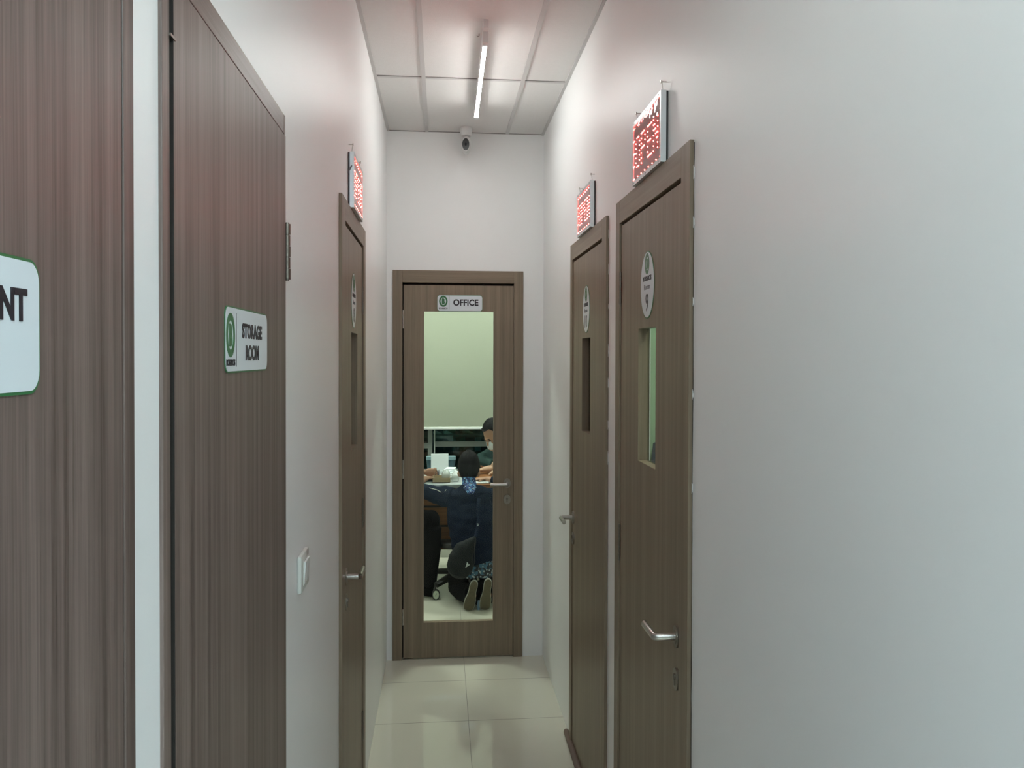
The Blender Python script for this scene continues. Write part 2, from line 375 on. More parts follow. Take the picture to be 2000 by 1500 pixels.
# ------------------------------------------------------------------ doors
def ring(bm, F, o, i, n0, n1):
    prism(bm, [F(o[0], o[2], n0), F(o[1], o[2], n0), F(o[1], o[3], n0), F(o[0], o[3], n0)], nrm(F, n1 - n0),
          [F(i[0], i[2], n0), F(i[1], i[2], n0), F(i[1], i[3], n0), F(i[0], i[3], n0)])
def slab(bm, F, a0, a1, z0, z1, n0, n1, bev=0):
    p = F(a0, z0, n0); q = F(a1, z1, n1); box(bm, p[0], q[0], p[1], q[1], p[2], q[2], bev)
def lever(parent, F, a, z, da, n0, out=0.048, ln=0.092, cyl_dz=-0.098, mirror=1):
    """round rose, neck, lever turned along da, and the lock rose below"""
    bm = newbm()
    pts = [F(a, z, n0 + 0.004), F(a, z, n0 + out - 0.006), F(a + da * 0.004, z, n0 + out), F(a + da * ln, z, n0 + out)]
    loft(bm, pts, [(0.0078, 0.0092)] * 4, 16, axis=None)
    h = obj('lever_handle', bm, M_steel, parent, True)
    bm = newbm(); prism(bm, oval(F, a, z, 0.0205, 0.0262, n0), nrm(F, 0.006)); prism(bm, oval(F, a, z, 0.0135, 0.0175, n0 + 0.006), nrm(F, 0.002))
    obj('rosette', bm, M_rose, h)
    bm = newbm(); prism(bm, oval(F, a, z + cyl_dz, 0.0205, 0.0262, n0), nrm(F, 0.006))
    lk = obj('lock_plate', bm, M_rose, parent)
    bm = newbm(); prism(bm, oval(F, a, z + cyl_dz + 0.006, 0.0055, 0.0075, n0 + 0.006), nrm(F, 0.004))
    slab(bm, F, a - 0.003, a + 0.003, z + cyl_dz - 0.014, z + cyl_dz + 0.006, n0 + 0.006, n0 + 0.009)
    c = obj('lock_cylinder', bm, M_brass, lk)
    bm = newbm(); slab(bm, F, a - 0.0007, a + 0.0007, z + cyl_dz + 0.001, z + cyl_dz + 0.011, n0 + 0.0098, n0 + 0.0104)
    obj('keyhole', bm, M_black, lk)
def hinge(parent, F, a, z0, z1, n, r=0.0045, mt=None):
    bm = newbm(); z = z0; k = 5; s = (z1 - z0) / k
    for i in range(k):
        tube(bm, [F(a, z0 + i * s + 0.0008, n), F(a, z0 + (i + 1) * s - 0.0008, n)], r if i % 2 == 0 else r * 0.9, 10)
    tube(bm, [F(a, z0 - 0.002, n), F(a, z1 + 0.002, n)], r * 0.6, 8)
    obj('hinge', bm, mt or M_brass, parent, True)
def side_door(name, F, a0, a1, zt, sw, hh, leaf, slot, wv, wh, proud=0.010, rec=0.0045, lab=None, grain=None):
    """a0<a1 outer frame in reading coordinate; leaf=(la0,la1,lz); slot=(s0,s1,z0,z1)"""
    base = Vector(F((a0 + a1) / 2, 0, 0))
    t = empty(name, base, kind='structure', label=lab, cat='door')
    for (x0, x1) in ((a0, a0 + sw[0]), (a1 - sw[1], a1)):
        bm = newbm(); slab(bm, F, x0, x1, 0, zt, -0.085, proud, 0.0012); obj('frame_stile', bm, wv, t)
    bm = newbm(); slab(bm, F, a0 + sw[0], a1 - sw[1], zt - hh, zt, -0.085, proud - 0.0002, 0.0012); obj('frame_header', bm, wh, t)
    la0, la1, lz = leaf
    bm = newbm()
    if slot: ring(bm, F, (la0, la1, 0.009, lz), slot, rec - 0.030, rec)
    else: slab(bm, F, la0, la1, 0.006, lz, rec - 0.035, rec, 0.0008)
    obj('door_leaf', bm, wv, t)
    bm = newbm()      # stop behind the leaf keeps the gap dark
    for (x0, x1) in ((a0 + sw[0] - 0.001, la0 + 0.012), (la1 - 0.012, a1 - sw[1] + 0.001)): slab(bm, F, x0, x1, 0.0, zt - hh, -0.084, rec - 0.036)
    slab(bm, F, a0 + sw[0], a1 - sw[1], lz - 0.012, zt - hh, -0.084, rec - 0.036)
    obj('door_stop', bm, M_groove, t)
    if slot:
        s0, s1, z0, z1 = slot
        bm = newbm(); slab(bm, F, s0, s1, z0, z1, rec - 0.0295, rec - 0.0255)
        obj('glass_pane', bm, M_slotg, t)
    return t
# right doors (reading coordinate is -Y)
fr = FR(XR)
d9 = side_door('door_1', fr, -2.4384, -1.700, 2.157, (0.050, 0.064), 0.071, (-2.384, -1.766, 2.0775), (-2.1702, -1.9903, 1.3728, 1.7489), M_oak, M_oakh, rec=0.004,
               lab='brown oak-look door with narrow glazed slot, nearest on the right wall')
lever(d9, fr, -1.790, 1.004, -1, 0.004, out=0.056, cyl_dz=-0.102)
for z0, z1 in ((1.832, 1.934), (1.03, 1.142), (0.24, 0.345)): hinge(d9, fr, -2.386, z0, z1, 0.007)
d10 = side_door('door_2', fr, -3.3142, -2.5846, 2.147, (0.050, 0.070), 0.066, (-3.2613, -2.656, 2.0715), (-3.0577, -2.8858, 1.3728, 1.7428), M_oak, M_oakh, rec=0.004,
                lab='brown oak-look door with narrow slot, farther one on the right wall')
lever(d10, fr, -3.238, 0.988, 1, 0.004, out=0.056, cyl_dz=-0.088)
for z0, z1 in ((1.832, 1.934), (1.03, 1.142)): hinge(d10, fr, -2.658, z0, z1, 0.004)
fl = FL(XL)
dl = side_door('door_3', fl, 2.285, 2.982, 2.142, (0.078, 0.072), 0.066, (2.367, 2.905, 2.0690), (2.5648, 2.7496, 1.3597, 1.7466), M_oak, M_oakh, rec=0.004,
               lab='brown oak-look door with narrow slot on the left wall, beyond the light switch')
lever(dl, fl, 2.398, 0.993, 1, 0.004, out=0.046, cyl_dz=-0.078)
for z0, z1 in ((1.826, 1.928), (1.035, 1.140), (0.240, 0.345)): hinge(dl, fl, 2.9085, z0, z1, 0.007)
r = random.Random(2)
for (d_, a_, z1_, wd) in ((d9, -1.700, 2.15, 0.0040), (d10, -2.5846, 2.14, 0.0022)):
    bm = newbm(); n_ = 60
    out = [fr(a_, z1_ * i / n_, 0.0) for i in range(n_ + 1)] + [fr(a_ + wd * r.uniform(0.25, 1.0), z1_ * i / n_, 0.0) for i in range(n_, -1, -1)]
    prism(bm, out, nrm(fr, 0.0006)); obj('edge_gap', bm, M_groove, d_)
    bm = newbm()
    zz = 2.10
    while zz > 1.3:
        h_ = r.uniform(0.015, 0.05); prism(bm, [fr(a_ - 0.0003, zz, 0), fr(a_ - 0.0003, zz - h_, 0), fr(a_ + wd * 1.1, zz - h_ * 0.7, 0), fr(a_ + wd * 0.9, zz - h_ * 0.2, 0)], nrm(fr, 0.0016)); zz -= h_ + r.uniform(0.05, 0.2)
    obj('plaster_filler', bm, M_wall, d_)
# storage door: leaf flush with the frame face, dark gap on the near side
ds = side_door('door_4', fl, 0.8465, 1.4935, 2.119, (0.0233, 0.012), 0.036, (0.8811, 1.4935, 2.081), None, M_wal, M_walh, proud=0.004, rec=0.0045,
               lab='streaky walnut-brown storage room door on the left wall')
bm = newbm(); slab(bm, fl, 0.8695, 0.8813, 0, 2.082, -0.05, -0.02); obj('door_gap', bm, M_groove, ds)
bm = newbm(); slab(bm, fl, 0.8796, 0.8812, 0.006, 2.081, -0.0305, 0.0044); obj('gap_shade_strip', bm, M_groove, ds)  # black strip over the leaf edge paints in the shade of the gap
for z0, z1 in ((1.813, 1.919), (0.25, 0.355)): hinge(ds, fl, 1.503, z0, z1, 0.005, 0.0068)
bm = newbm(); slab(bm, fl, 0.868, 0.884, 2.013, 2.016, 0.001, 0.006); obj('latch_tongue', bm, M_brass, ds)
dn = side_door('door_5', fl, 0.02, 0.7712, 2.119, (0.03, 0.0237), 0.036, (0.051, 0.7455, 2.081), None, M_wal, M_walh, proud=0.004, rec=0.003,
               lab='streaky walnut-brown door at the left edge, nearest the viewer')
for z0, z1 in ((1.813, 1.919),): hinge(dn, fl, 0.042, z0, z1, 0.004)
# office door in the end wall
fe = FE(D)
de = side_door('door_6', fe, ex0, ex1, ezt, (0.053, 0.051), 0.067, (-0.2045, 0.3995, 2.0600), (-0.0945, 0.2880, 0.203, 1.9165), M_oak, M_oakx, rec=0.0035,
               lab='brown office door with tall glass panel in the end wall')
de_glass = [c for c in de.children if c.name.startswith('glass_pane')][0]; de_glass.data.materials[0] = M_glass
lever(de, fe, 0.3645, 0.968, -1, 0.0035, out=0.052, ln=0.095, cyl_dz=-0.091)
for z0, z1 in ((1.823, 1.921), (1.0, 1.10), (0.194, 0.279)): hinge(de, fe, -0.2078, z0, z1, 0.005, 0.0035, M_steel)

# ------------------------------------------------------------------ door signs
def logo(parent, F, ca, cz, ra, rz, n, k=0.70):
    bm = newbm(); prism(bm, oval(F, ca, cz, ra, rz, n, 48), nrm(F, 0.0006), oval(F, ca, cz, ra * 0.65, rz * 0.66, n, 48))
    text(bm, 'B', ca + ra * 0.03, cz, ra * 0.74, rz * 1.02, F, 0.085, n, 0.0006)
    obj('green_logo', bm, M_signg, parent)
def plate(name, F, a0, a1, z0, z1, ra, rz, n, lab):
    t = empty(name, F((a0 + a1) / 2, z0, n), label=lab, cat='sign')
    bm = newbm(); prism(bm, rrect(F, a0, a1, z0, z1, ra, rz, n), nrm(F, 0.0012)); obj('backing', bm, M_signg, t)
    b = 0.0022
    bm = newbm(); prism(bm, rrect(F, a0 + b * 0.7, a1 - b * 0.7, z0 + b, z1 - b, ra * 0.93, rz * 0.93, n + 0.0012), nrm(F, 0.0004)); obj('face', bm, M_signw, t)
    return t
nS = 0.0046
t = plate('office_sign', fe, -0.0225, 0.2262, 1.9165, 2.0065, 0.014, 0.017, nS - 0.001, 'white OFFICE sign with green logo on the glazed end door')
n = nS + 0.0006
logo(t, fe, 0.0110, 1.9718, 0.0232, 0.0302, n)
bm = newbm(); text(bm, 'BOS&BOS', 0.0105, 1.9335, 0.047, 0.0085, fe, 0.03, n); obj('logo_lettering', bm, M_signk, t)
bm = newbm(); text(bm, 'OFFICE', 0.1345, 1.9655, 0.138, 0.035, fe, 0.035, n); obj('lettering', bm, M_signk, t)
bm = newbm(); slab(bm, fe, 0.0430, 0.0442, 1.929, 2.004, n, n + 0.0005); obj('divider_line', bm, M_signgrey, t)
# storage sign
t = plate('storage_sign', fl, 1.0765, 1.3285, 1.6445, 1.7375, 0.013, 0.016, nS, 'white STORAGE ROOM sign with green border and logo on the walnut door')
n = nS + 0.0016
logo(t, fl, 1.1015, 1.697, 0.0222, 0.0308, n)
bm = newbm(); text(bm, 'BOS&BOS', 1.1025, 1.6590, 0.045, 0.0090, fl, 0.03, n); obj('logo_lettering', bm, M_signk, t); bm = newbm()
text(bm, 'STORAGE', 1.226, 1.7052, 0.124, 0.0225, fl, 0.045, n); obj('lettering', bm, M_signk, t); bm = newbm(); text(bm, 'ROOM', 1.2255, 1.6728, 0.082, 0.0235, fl, 0.045, n); obj('lettering', bm, M_signk, t)
bm = newbm(); slab(bm, fl, 1.1323, 1.1333, 1.653, 1.729, n, n + 0.0005); obj('divider_line', bm, M_signgrey, t)
# cropped sign at the left edge
t = plate('wall_sign', fl, 0.345, 0.5948, 1.6405, 1.7365, 0.013, 0.016, 0.0031, 'white sign ending in NT with green border, cut off at the left edge')
n = 0.0031 + 0.0016
bm = newbm(); text(bm, 'NT', 0.5590, 1.7032, 0.0345, 0.0228, fl, 0.035, n); obj('lettering', bm, M_signk, t)
# oval room plaques
def plaque(F, ca, cz, num, lab, n0, ra=0.0705, rz=0.0925):
    t = empty('room_plaque', F(ca, cz - rz, n0), label=lab, cat='sign', group='oval room number plaques')
    bm = newbm(); prism(bm, oval(F, ca, cz, ra, rz, n0), nrm(F, 0.0010)); obj('backing', bm, M_signg, t)
    bm = newbm(); prism(bm, oval(F, ca, cz, ra * 0.955, rz * 0.965, n0 + 0.0010), nrm(F, 0.0004)); obj('face', bm, M_signw, t)
    n = n0 + 0.0014
    logo(t, F, ca, cz + rz * 0.62, ra * 0.31, rz * 0.31, n)
    bm = newbm(); text(bm, 'BOS&BOS', ca, cz + rz * 0.19, ra * 1.22, rz * 0.15, F, 0.03, n); obj('logo_lettering', bm, M_signk, t); bm = newbm(); text(bm, num, ca, cz - rz * 0.52, ra * (0.36 if len(num) == 1 else 0.6), rz * 0.52, F, 0.0, n)
    obj('number', bm, M_signk, t)
    bm = newbm(); text(bm, 'Room', ca, cz - rz * 0.055, ra * 0.82, rz * 0.16, F, -0.008, n); obj('room_word', bm, M_signgrey, t)
plaque(fr, -2.0742, 1.8656, '9', 'white oval Room 9 plaque on the nearest right door', 0.0041)
plaque(fr, -2.9687, 1.8540, '10', 'white oval Room 10 plaque on the farther right door', 0.0041)
plaque(fl, 2.6301, 1.8538, '8', 'white oval room plaque on the far left door, seen edge-on', 0.0041)

# ------------------------------------------------------------------ LED boards above the doors
FONT = {'O': ['01110', '10001', '10001', '10001', '10001', '10001', '01110'], 'P': ['11110', '10001', '10001', '11110', '10000', '10000', '10000'],
        'E': ['11111', '10000', '10000', '11110', '10000', '10000', '11111'], 'N': ['10001', '11001', '11101', '10111', '10011', '10001', '10001']}
def led_board(F, a0, a1, z0, z1, lab, switch=False):
    tn = 0.0195
    t = empty('led_board', F((a0 + a1) / 2, z0, 0.01), label=lab, cat='LED sign', group='red LED boards hung above the doors')
    bm = newbm(); slab(bm, F, a0 + 0.002, a1 - 0.002, z0 + 0.001, z1 - 0.001, 0.0006, 0.0055); obj('back_cover', bm, M_black, t)
    bm = newbm(); ring(bm, F, (a0, a1, z0, z1), (a0 + 0.009, a1 - 0.009, z0 + 0.012, z1 - 0.012), 0.0055, tn); obj('metal_frame', bm, M_alu, t)
    bm = newbm(); slab(bm, F, a0 + 0.0085, a1 - 0.0085, z0 + 0.0115, z1 - 0.0115, 0.0055, tn - 0.0035); obj('display_panel', bm, M_ledp, t)
    bm = newbm(); pts = []
    iw0, iw1, iz0, iz1 = a0 + 0.015, a1 - 0.015, z0 + 0.018, z1 - 0.018
    for i in range(8):
        a = iw0 + (iw1 - iw0) * i / 7; pts += [(a, iz0, 1), (a, iz1, 1)]
    for i in range(1, 4):
        z = iz0 + (iz1 - iz0) * i / 4; pts += [(iw0, z, 1), (iw1, z, 1)]
    tw = (a1 - a0) * 0.80; lw = tw / 4; th = (z1 - z0) * 0.45; zc = (z0 + z1) / 2 - 0.003
    for li, ch in enumerate('OPEN'):
        la = (a0 + a1) / 2 - tw / 2 + li * lw + (0.005 if li > 1 else -0.002)
        for r, row in enumerate(FONT[ch]):
            for c, b in enumerate(row):
                if b == '1': pts.append((la + (c + 0.5) / 6 * lw, zc + th / 2 - r * th / 6, 1))
    for (a, z, s) in pts:
        tt = bmesh.new(); bmesh.ops.create_icosphere(tt, subdivisions=1, radius=1)
        for v in tt.verts:
            v.co = Vector(F(a, z, tn - 0.0027)) + Vector((v.co.x * 0.0013, v.co.y * 0.0012, v.co.z * 0.0014))
        merge(bm, tt)
    obj('led_lights', bm, M_led, t)
    bm = newbm(); slab(bm, F, a0 + 0.0088, a1 - 0.0088, z0 + 0.0118, z1 - 0.0118, tn - 0.0010, tn - 0.0005); obj('clear_cover', bm, M_cover, t)
    for a in (a0 + 0.018, a1 - 0.018) if not switch else (a0 + 0.018, a1 - 0.03):
        bm = newbm(); tube(bm, [F(a, z1 - 0.004, 0.008), F(a + 0.002, z1 + 0.024, 0.0125), F(a, z1 + 0.030, 0.013)], 0.0009, 6)
        tube(bm, [F(a + 0.004, z1 + 0.024, 0.0125), F(a + 0.003, z1 - 0.004, 0.010)], 0.0007, 6); obj('hanging_wire', bm, M_steel, t)
        bm = newbm(); tube(bm, [F(a, z1 + 0.026, -0.004), F(a, z1 + 0.026, 0.014)], 0.0012, 8); prism(bm, oval(F, a, z1 + 0.026, 0.003, 0.0045, 0.014, 12), nrm(F, 0.0015)); obj('wall_screw', bm, M_steel, t)
    for a in (a0 + 0.02, (a0 + a1) / 2, a1 - 0.02):
        for z in (z0 + 0.006, z1 - 0.006):
            bm = newbm(); prism(bm, oval(F, a, z, 0.0017, 0.002, tn, 8), nrm(F, 0.0006)); obj('frame_screw', bm, M_black, t)
    if switch:
        bm = newbm(); tube(bm, [F(a0 - 0.0015, z1 - 0.045, 0.012), F(a0 - 0.003, z1 - 0.062, 0.0035), F(a0 - 0.002, z1 - 0.07, 0.0030)], 0.0022, 8); obj('power_cable', bm, M_signgrey, t, True)
    return t
led_board(fr, -2.189, -1.900, 2.157, 2.336, 'red LED board above the nearest right door')
led_board(fr, -3.096, -2.816, 2.148, 2.3185, 'red LED board above the farther right door')
led_board(fl, 2.507, 2.782, 2.143, 2.320, 'red LED board above the far left door, seen nearly edge-on', True)

# ------------------------------------------------------------------ small corridor things
t = empty('light_switch', (XL, 1.672, 1.172), label='white light switch plate on the left wall right of the storage door', cat='light switch')
bm = newbm(); slab(bm, fl, 1.629, 1.719, 1.174, 1.253, -0.0002, 0.0095, 0.004); obj('cover_plate', bm, M_wplas2, t, True)
bm = newbm(); slab(bm, fl, 1.645, 1.703, 1.188, 1.240, 0.0095, 0.0110, 0.0006); obj('inner_frame', bm, M_wplas2, t)
for i in range(2):
    bm = newbm(); a = 1.648 + i * 0.0265; prism(bm, [fl(a, 1.191, 0.011), fl(a, 1.237, 0.011), fl(a, 1.237, 0.0150), fl(a, 1.191, 0.0118)], (0, 0.0245, 0)); obj('rocker', bm, M_wplas, t)
t = empty('security_camera', (0.1316, 4.19, H), label='white turret security camera with black lens under the ceiling', cat='security camera')
bm = newbm()
loft(bm, [(0.1316, 4.19, H), (0.1316, 4.19, H - 0.004), (0.1316, 4.19, H - 0.030), (0.1316, 4.19, H - 0.045)], [(0.030, 0.034), (0.031, 0.035), (0.031, 0.035), (0.026, 0.03)], 28)
obj('mount_base', bm, M_wplas, t, True)
bm = newbm(); ell(bm, (0.1316, 4.188, 2.806), (0.028, 0.036, 0.050), 28); loft(bm, [(0.1300, 4.19, 2.806), (0.1288, 4.150, 2.802)], [(0.0225, 0.036), (0.0225, 0.036)], 28, axis=(1, 0, 0))
obj('camera_ball', bm, M_wplas, t, True)
bm = newbm(); loft(bm, [(0.1288, 4.151, 2.802), (0.12875, 4.1485, 2.8018)], [(0.0195, 0.0318), (0.0185, 0.0305)], 28, axis=(1, 0, 0)); lf = obj('lens_window', bm, M_black, t)
bm = newbm(); loft(bm, [(0.12875, 4.149, 2.8015), (0.1287, 4.146, 2.8013)], [(0.006, 0.009), (0.005, 0.008)], 16, axis=(1, 0, 0)); obj('lens', bm, mat('lens_glass', (0.01, 0.012, 0.02), 0.08), lf)
t = empty('ceiling_hook', (0.142, 2.97, H), label='tiny dark hook in the ceiling beside the tube light', cat='hook')
bm = newbm(); tube(bm, [(0.142, 2.97, H), (0.142, 2.97, H - 0.008), (0.137, 2.968, H - 0.012), (0.134, 2.968, H - 0.008)], 0.0018, 8); obj('hook_body', bm, M_brass, t, True)
bm = newbm(); path = [(0.553, 3.372, 0.013), (0.553, 3.365, 0.0130), (0.5525, 3.2, 0.0130), (0.5525, 3.05, 0.0135), (0.553, 2.85, 0.0130), (0.554, 2.66, 0.013)]
loft(bm, path, [0.007, 0.0120, 0.0130, 0.0150, 0.015, 0.012], 16)
ell(bm, path[1], (0.0120, 0.011, 0.0120), 14)
t = obj('draught_excluder', bm, mat('brown_rubber', (0.17, 0.115, 0.095), 0.5), None, True)
tag(t, 'brown draught excluder roll on the floor along the farther right door', 'draught excluder')

# ------------------------------------------------------------------ office beyond the glass door
YB = 6.45
M_office = mat('office_wall_paint', (0.55, 0.60, 0.52), 0.6)
M_frame = mat('grey_window_aluminium', (0.20, 0.225, 0.215), 0.45, 0.3)
bm = newbm(); box(bm, -1.6, -0.75, YB, YB + 0.1, 0, H); box(bm, 1.25, 2.2, YB, YB + 0.1, 0, H); box(bm, -0.75, 1.25, YB, YB + 0.1, 0, 0.70); box(bm, -0.75, 1.25, YB, YB + 0.1, 2.55, H)
struct('wall_office_back', bm, M_office)
bm = newbm(); box(bm, -1.6, 2.2, YB - 0.012, YB, 0, 0.07); struct('baseboard_office', bm, mat('pale_skirting', (0.45, 0.46, 0.40), 0.4))
w = empty('window_1', (0.25, YB + 0.05, 0.70), kind='structure', label='grey framed office window behind the green blind', cat='window')
bm = newbm()
box(bm, -0.109, -0.073, YB + 0.0, YB + 0.05, 0.70, 2.55); obj('mullion', bm, M_frame, w)
bm = newbm(); box(bm, -0.060, -0.050, YB + 0.0, YB + 0.04, 0.70, 2.55); obj('mullion_edge', bm, mat('pale_aluminium', (0.45, 0.5, 0.48), 0.4, 0.3), w)
bm = newbm(); box(bm, -0.050, 1.25, YB + 0.01, YB + 0.05, 0.918, 0.960); box(bm, -0.75, -0.109, YB + 0.01, YB + 0.05, 0.906, 0.948); obj('transom', bm, M_frame, w)
bm = newbm(); box(bm, -0.75, 1.25, YB + 0.0, YB + 0.05, 0.70, 0.73); obj('sill_frame', bm, M_frame, w)
bm = newbm(); box(bm, -0.75, 1.25, YB + 0.025, YB + 0.029, 0.73, 2.55); obj('glass_pane', bm, glass('window_glass', (0.62, 0.80, 0.80)), w)
# what stands behind the window
bm = newbm(); box(bm, -1.6, 2.2, 8.0, 8.1, 0, H); struct('wall_far', bm, mat('dark_teal_wall', (0.03, 0.06, 0.065), 0.7))
t = empty('display_shelf', (0.3, 7.0, 0), label='dark display shelf seen through the office window', cat='shelf')
M_shelf = mat('dark_shelf', (0.07, 0.085, 0.08), 0.5)
for z in (0.985, 0.80):
    bm = newbm(); box(bm, -0.9, 1.4, 6.75, 7.1, z - 0.02, z); obj('shelf_board', bm, M_shelf, t)
for x in (-0.88, 0.02, 1.36):
    bm = newbm(); box(bm, x, x + 0.02, 7.04, 7.10, 0, 1.3); obj('shelf_post', bm, M_shelf, t)
M_wh = mat('white_leather', (0.5, 0.55, 0.55), 0.5); M_tan = mat('tan_leather', (0.22, 0.20, 0.15), 0.6); M_teal = mat('teal_cloth', (0.02, 0.13, 0.12), 0.8)
def shoe_item(x, y, z, sc, mt, lab):
    bm = newbm(); loft(bm, [(x - 0.05 * sc, y, z + 0.018 * sc), (x - 0.02 * sc, y, z + 0.024 * sc), (x + 0.02 * sc, y, z + 0.014 * sc), (x + 0.05 * sc, y, z + 0.008 * sc)],
         [(0.008 * sc, 0.016 * sc), (0.014 * sc, 0.024 * sc), (0.014 * sc, 0.014 * sc), (0.008 * sc, 0.006 * sc)], 12)
    tag(obj('shoe', bm, mt, None, True), lab, 'shoe', 'shoes on the display shelf')
shoe_item(-0.03, 6.8, 0.986, 0.75, M_wh, 'white shoe on the upper display shelf beside the window mullion')
shoe_item(0.06, 6.8, 0.986, 0.75, M_wh, 'white shoe on the upper display shelf, second from the mullion')
shoe_item(0.235, 6.8, 0.986, 0.95, M_tan, 'tan shoe on the upper display shelf behind the kneeling person\'s head')
shoe_item(0.08, 6.82, 0.885, 0.9, M_wh, 'white shoe seen below the window bar')
for (x, wd, hh, mt, lab) in ((0.02, 0.11, 0.05, M_tan, 'brown box on the display shelf behind the white shoes'), (0.16, 0.13, 0.065, mat('brown_bag', (0.10, 0.085, 0.06), 0.8), 'brown bag on the display shelf in the middle of the window'),
                         (0.27, 0.08, 0.045, M_shelf, 'dark box on the display shelf right of the brown bag')):
    bm = newbm(); box(bm, x, x + wd, 6.9, 7.0, 0.986, 0.986 + hh, 0.012, 3); tag(obj('shelf_goods', bm, mt), lab, 'box', 'goods on the display shelf')
bm = newbm()
for i in range(14): 
    a = i / 13; loft(bm, [(0.11 + a * 0.11, 7.3 + 0.01 * math.sin(i * 2.1), 0.0), (0.11 + a * 0.11, 7.3 + 0.008 * math.sin(i * 2.1), 1.22)], [(0.008, 0.006), (0.006, 0.005)], 8)  # strands lengthened down to stand on the floor
tag(obj('floor_length_cloth', bm, M_teal, None, True), 'teal cloth lengthened down to the floor behind the display shelf', 'cloth')
bm = newbm(); box(bm, 0.315, 0.375, 7.25, 7.27, 0.0, 1.25, 0.004); tag(obj('poster_board', bm, mat('pale_blue_board', (0.22, 0.32, 0.38), 0.6)), 'pale blue board seen through the window below the blind, beside the masked head', 'board')

# roller blind
t = empty('roller_blind', (0.25, 6.40, 1.07), label='pale green roller blind hanging over the office window', cat='blind')
M_blind = mat('pale_green_blind_cloth', (0.66, 0.70, 0.565), 0.8, bump=0.1, bscale=500)
bm = newbm(); tt = bmesh.new(); g = []
for i in range(25):
    g.append([tt.verts.new((-0.75 + 2.0 * i / 24, 6.395 + 0.003 * math.sin(i * 0.9 + j * 0.6) * (1 - j / 14), 1.085 + 1.47 * j / 12)) for j in range(13)])
for i in range(24):
    for j in range(12): tt.faces.new((g[i][j], g[i + 1][j], g[i + 1][j + 1], g[i][j + 1]))
bmesh.ops.solidify(tt, geom=tt.faces[:], thickness=0.001); merge(bm, tt); obj('blind_cloth', bm, M_blind, t, True)
bm = newbm(); box(bm, -0.75, 1.25, 6.385, 6.405, 1.068, 1.088, 0.004); obj('bottom_rail', bm, M_wplas, t)
bm = newbm(); tube(bm, [(-0.77, 6.40, 2.57), (1.27, 6.40, 2.57)], 0.025, 16); obj('roller_tube', bm, M_wplas, t, True)
# office ceiling lights (two panels)
for i, (x, y, lab) in enumerate(((0.55, 5.55, 'ceiling panel light over the office desk'), (-0.75, 5.55, 'ceiling panel light on the left side of the office'), (-0.9, 7.3, 'ceiling panel light in the room beyond the office window'))):
    t = empty('office_panel_light', (x, y, H), label=lab, cat='light', group='office ceiling lights')
    bm = newbm(); box(bm, x - 0.24, x + 0.24, y - 0.24, y + 0.24, H - 0.02, H); obj('frame', bm, M_wplas, t)
    bm = newbm(); box(bm, x - 0.22, x + 0.22, y - 0.22, y + 0.22, H - 0.024, H - 0.0201); obj('diffuser', bm, M_offl if i < 2 else mat('dim_panel', (1, 1, 1), emit=(0.7, 0.95, 1.0), strength=1.2), t)

# desk
TZ = 0.775
M_deskw = wood('orange_brown_desk', (0.16, 0.062, 0.022), (0.30, 0.125, 0.045), 'X', 0.8, 0.45)
t = empty('desk', (0.2, 5.73, 0), label='orange-brown office desk with drawers behind the kneeling person', cat='desk')
bm = newbm(); box(bm, -0.150, 0.78, 5.40, 6.05, TZ - 0.025, TZ, 0.003); obj('desk_top', bm, M_deskw, t)
bm = newbm(); box(bm, -0.14, 0.16, 5.50, 6.0, 0.30, TZ - 0.0255); cab = obj('drawer_unit', bm, M_deskw, t)
for z0, z1 in ((0.615, 0.735), (0.475, 0.600), (0.31, 0.462)):
    bm = newbm(); box(bm, -0.138, 0.155, 5.488, 5.4995, z0, z1, 0.002); d = obj('drawer', bm, M_deskw, cab)
bm = newbm(); box(bm, -0.138, 0.158, 5.492, 5.4998, 0.462, 0.475); box(bm, -0.138, 0.158, 5.492, 5.4998, 0.600, 0.615); obj('finger_groove', bm, M_groove, cab)
bm = newbm(); box(bm, -0.12, -0.09, 5.94, 6.0, 0, 0.30); obj('desk_leg', bm, M_black, t)
for y in (5.45, 5.98):
    bm = newbm(); box(bm, 0.72, 0.75, y, y + 0.03, 0, TZ - 0.0255); obj('desk_leg', bm, M_black, t)

# things on the desk
M_paper = mat('white_paper', (0.72, 0.78, 0.80), 0.6); M_card = mat('brown_cardboard', (0.36, 0.28, 0.17), 0.8)
t = empty('white_carton', (0.0, 5.93, TZ), label='white open carton lid standing upright on the desk', cat='box')
bm = newbm(); prism(bm, [(-0.076, 5.885, TZ + 0.031), (0.056, 5.885, TZ + 0.029), (0.056, 5.90, TZ + 0.155), (-0.076, 5.90, TZ + 0.155)], (0, 0.012, 0)); obj('lid_panel', bm, M_paper, t)
bm = newbm(); box(bm, -0.125, 0.12, 5.88, 5.955, TZ + 0.0005, TZ + 0.028, 0.002); obj('tray', bm, M_paper, t)
t = empty('plastic_tub', (0.0, 6.0, TZ), label='blue-grey plastic tub behind the white carton lid', cat='tub')
M_tub = mat('blue_grey_plastic', (0.045, 0.10, 0.13), 0.4); M_rim = mat('pale_blue_rim', (0.20, 0.33, 0.38), 0.4)
bm = newbm(); loft(bm, [(0.0, 6.0, TZ + 0.0005), (0.0, 6.0, TZ + 0.10)], [(0.105, 0.035), (0.112, 0.040)], 24, sq=0.35, axis=(1, 0, 0)); obj('tub_body', bm, M_tub, t)
bm = newbm(); loft(bm, [(0.0, 6.0, TZ + 0.10), (0.0, 6.0, TZ + 0.122)], [(0.115, 0.042), (0.113, 0.041)], 24, sq=0.35, axis=(1, 0, 0)); obj('tub_lid', bm, M_rim, t)
t = empty('paper_sheet', (0.0, 5.5, TZ), label='large white wrapping sheet spread on the desk under the cardboard box', cat='paper')
bm = newbm(); tt = bmesh.new(); g = []
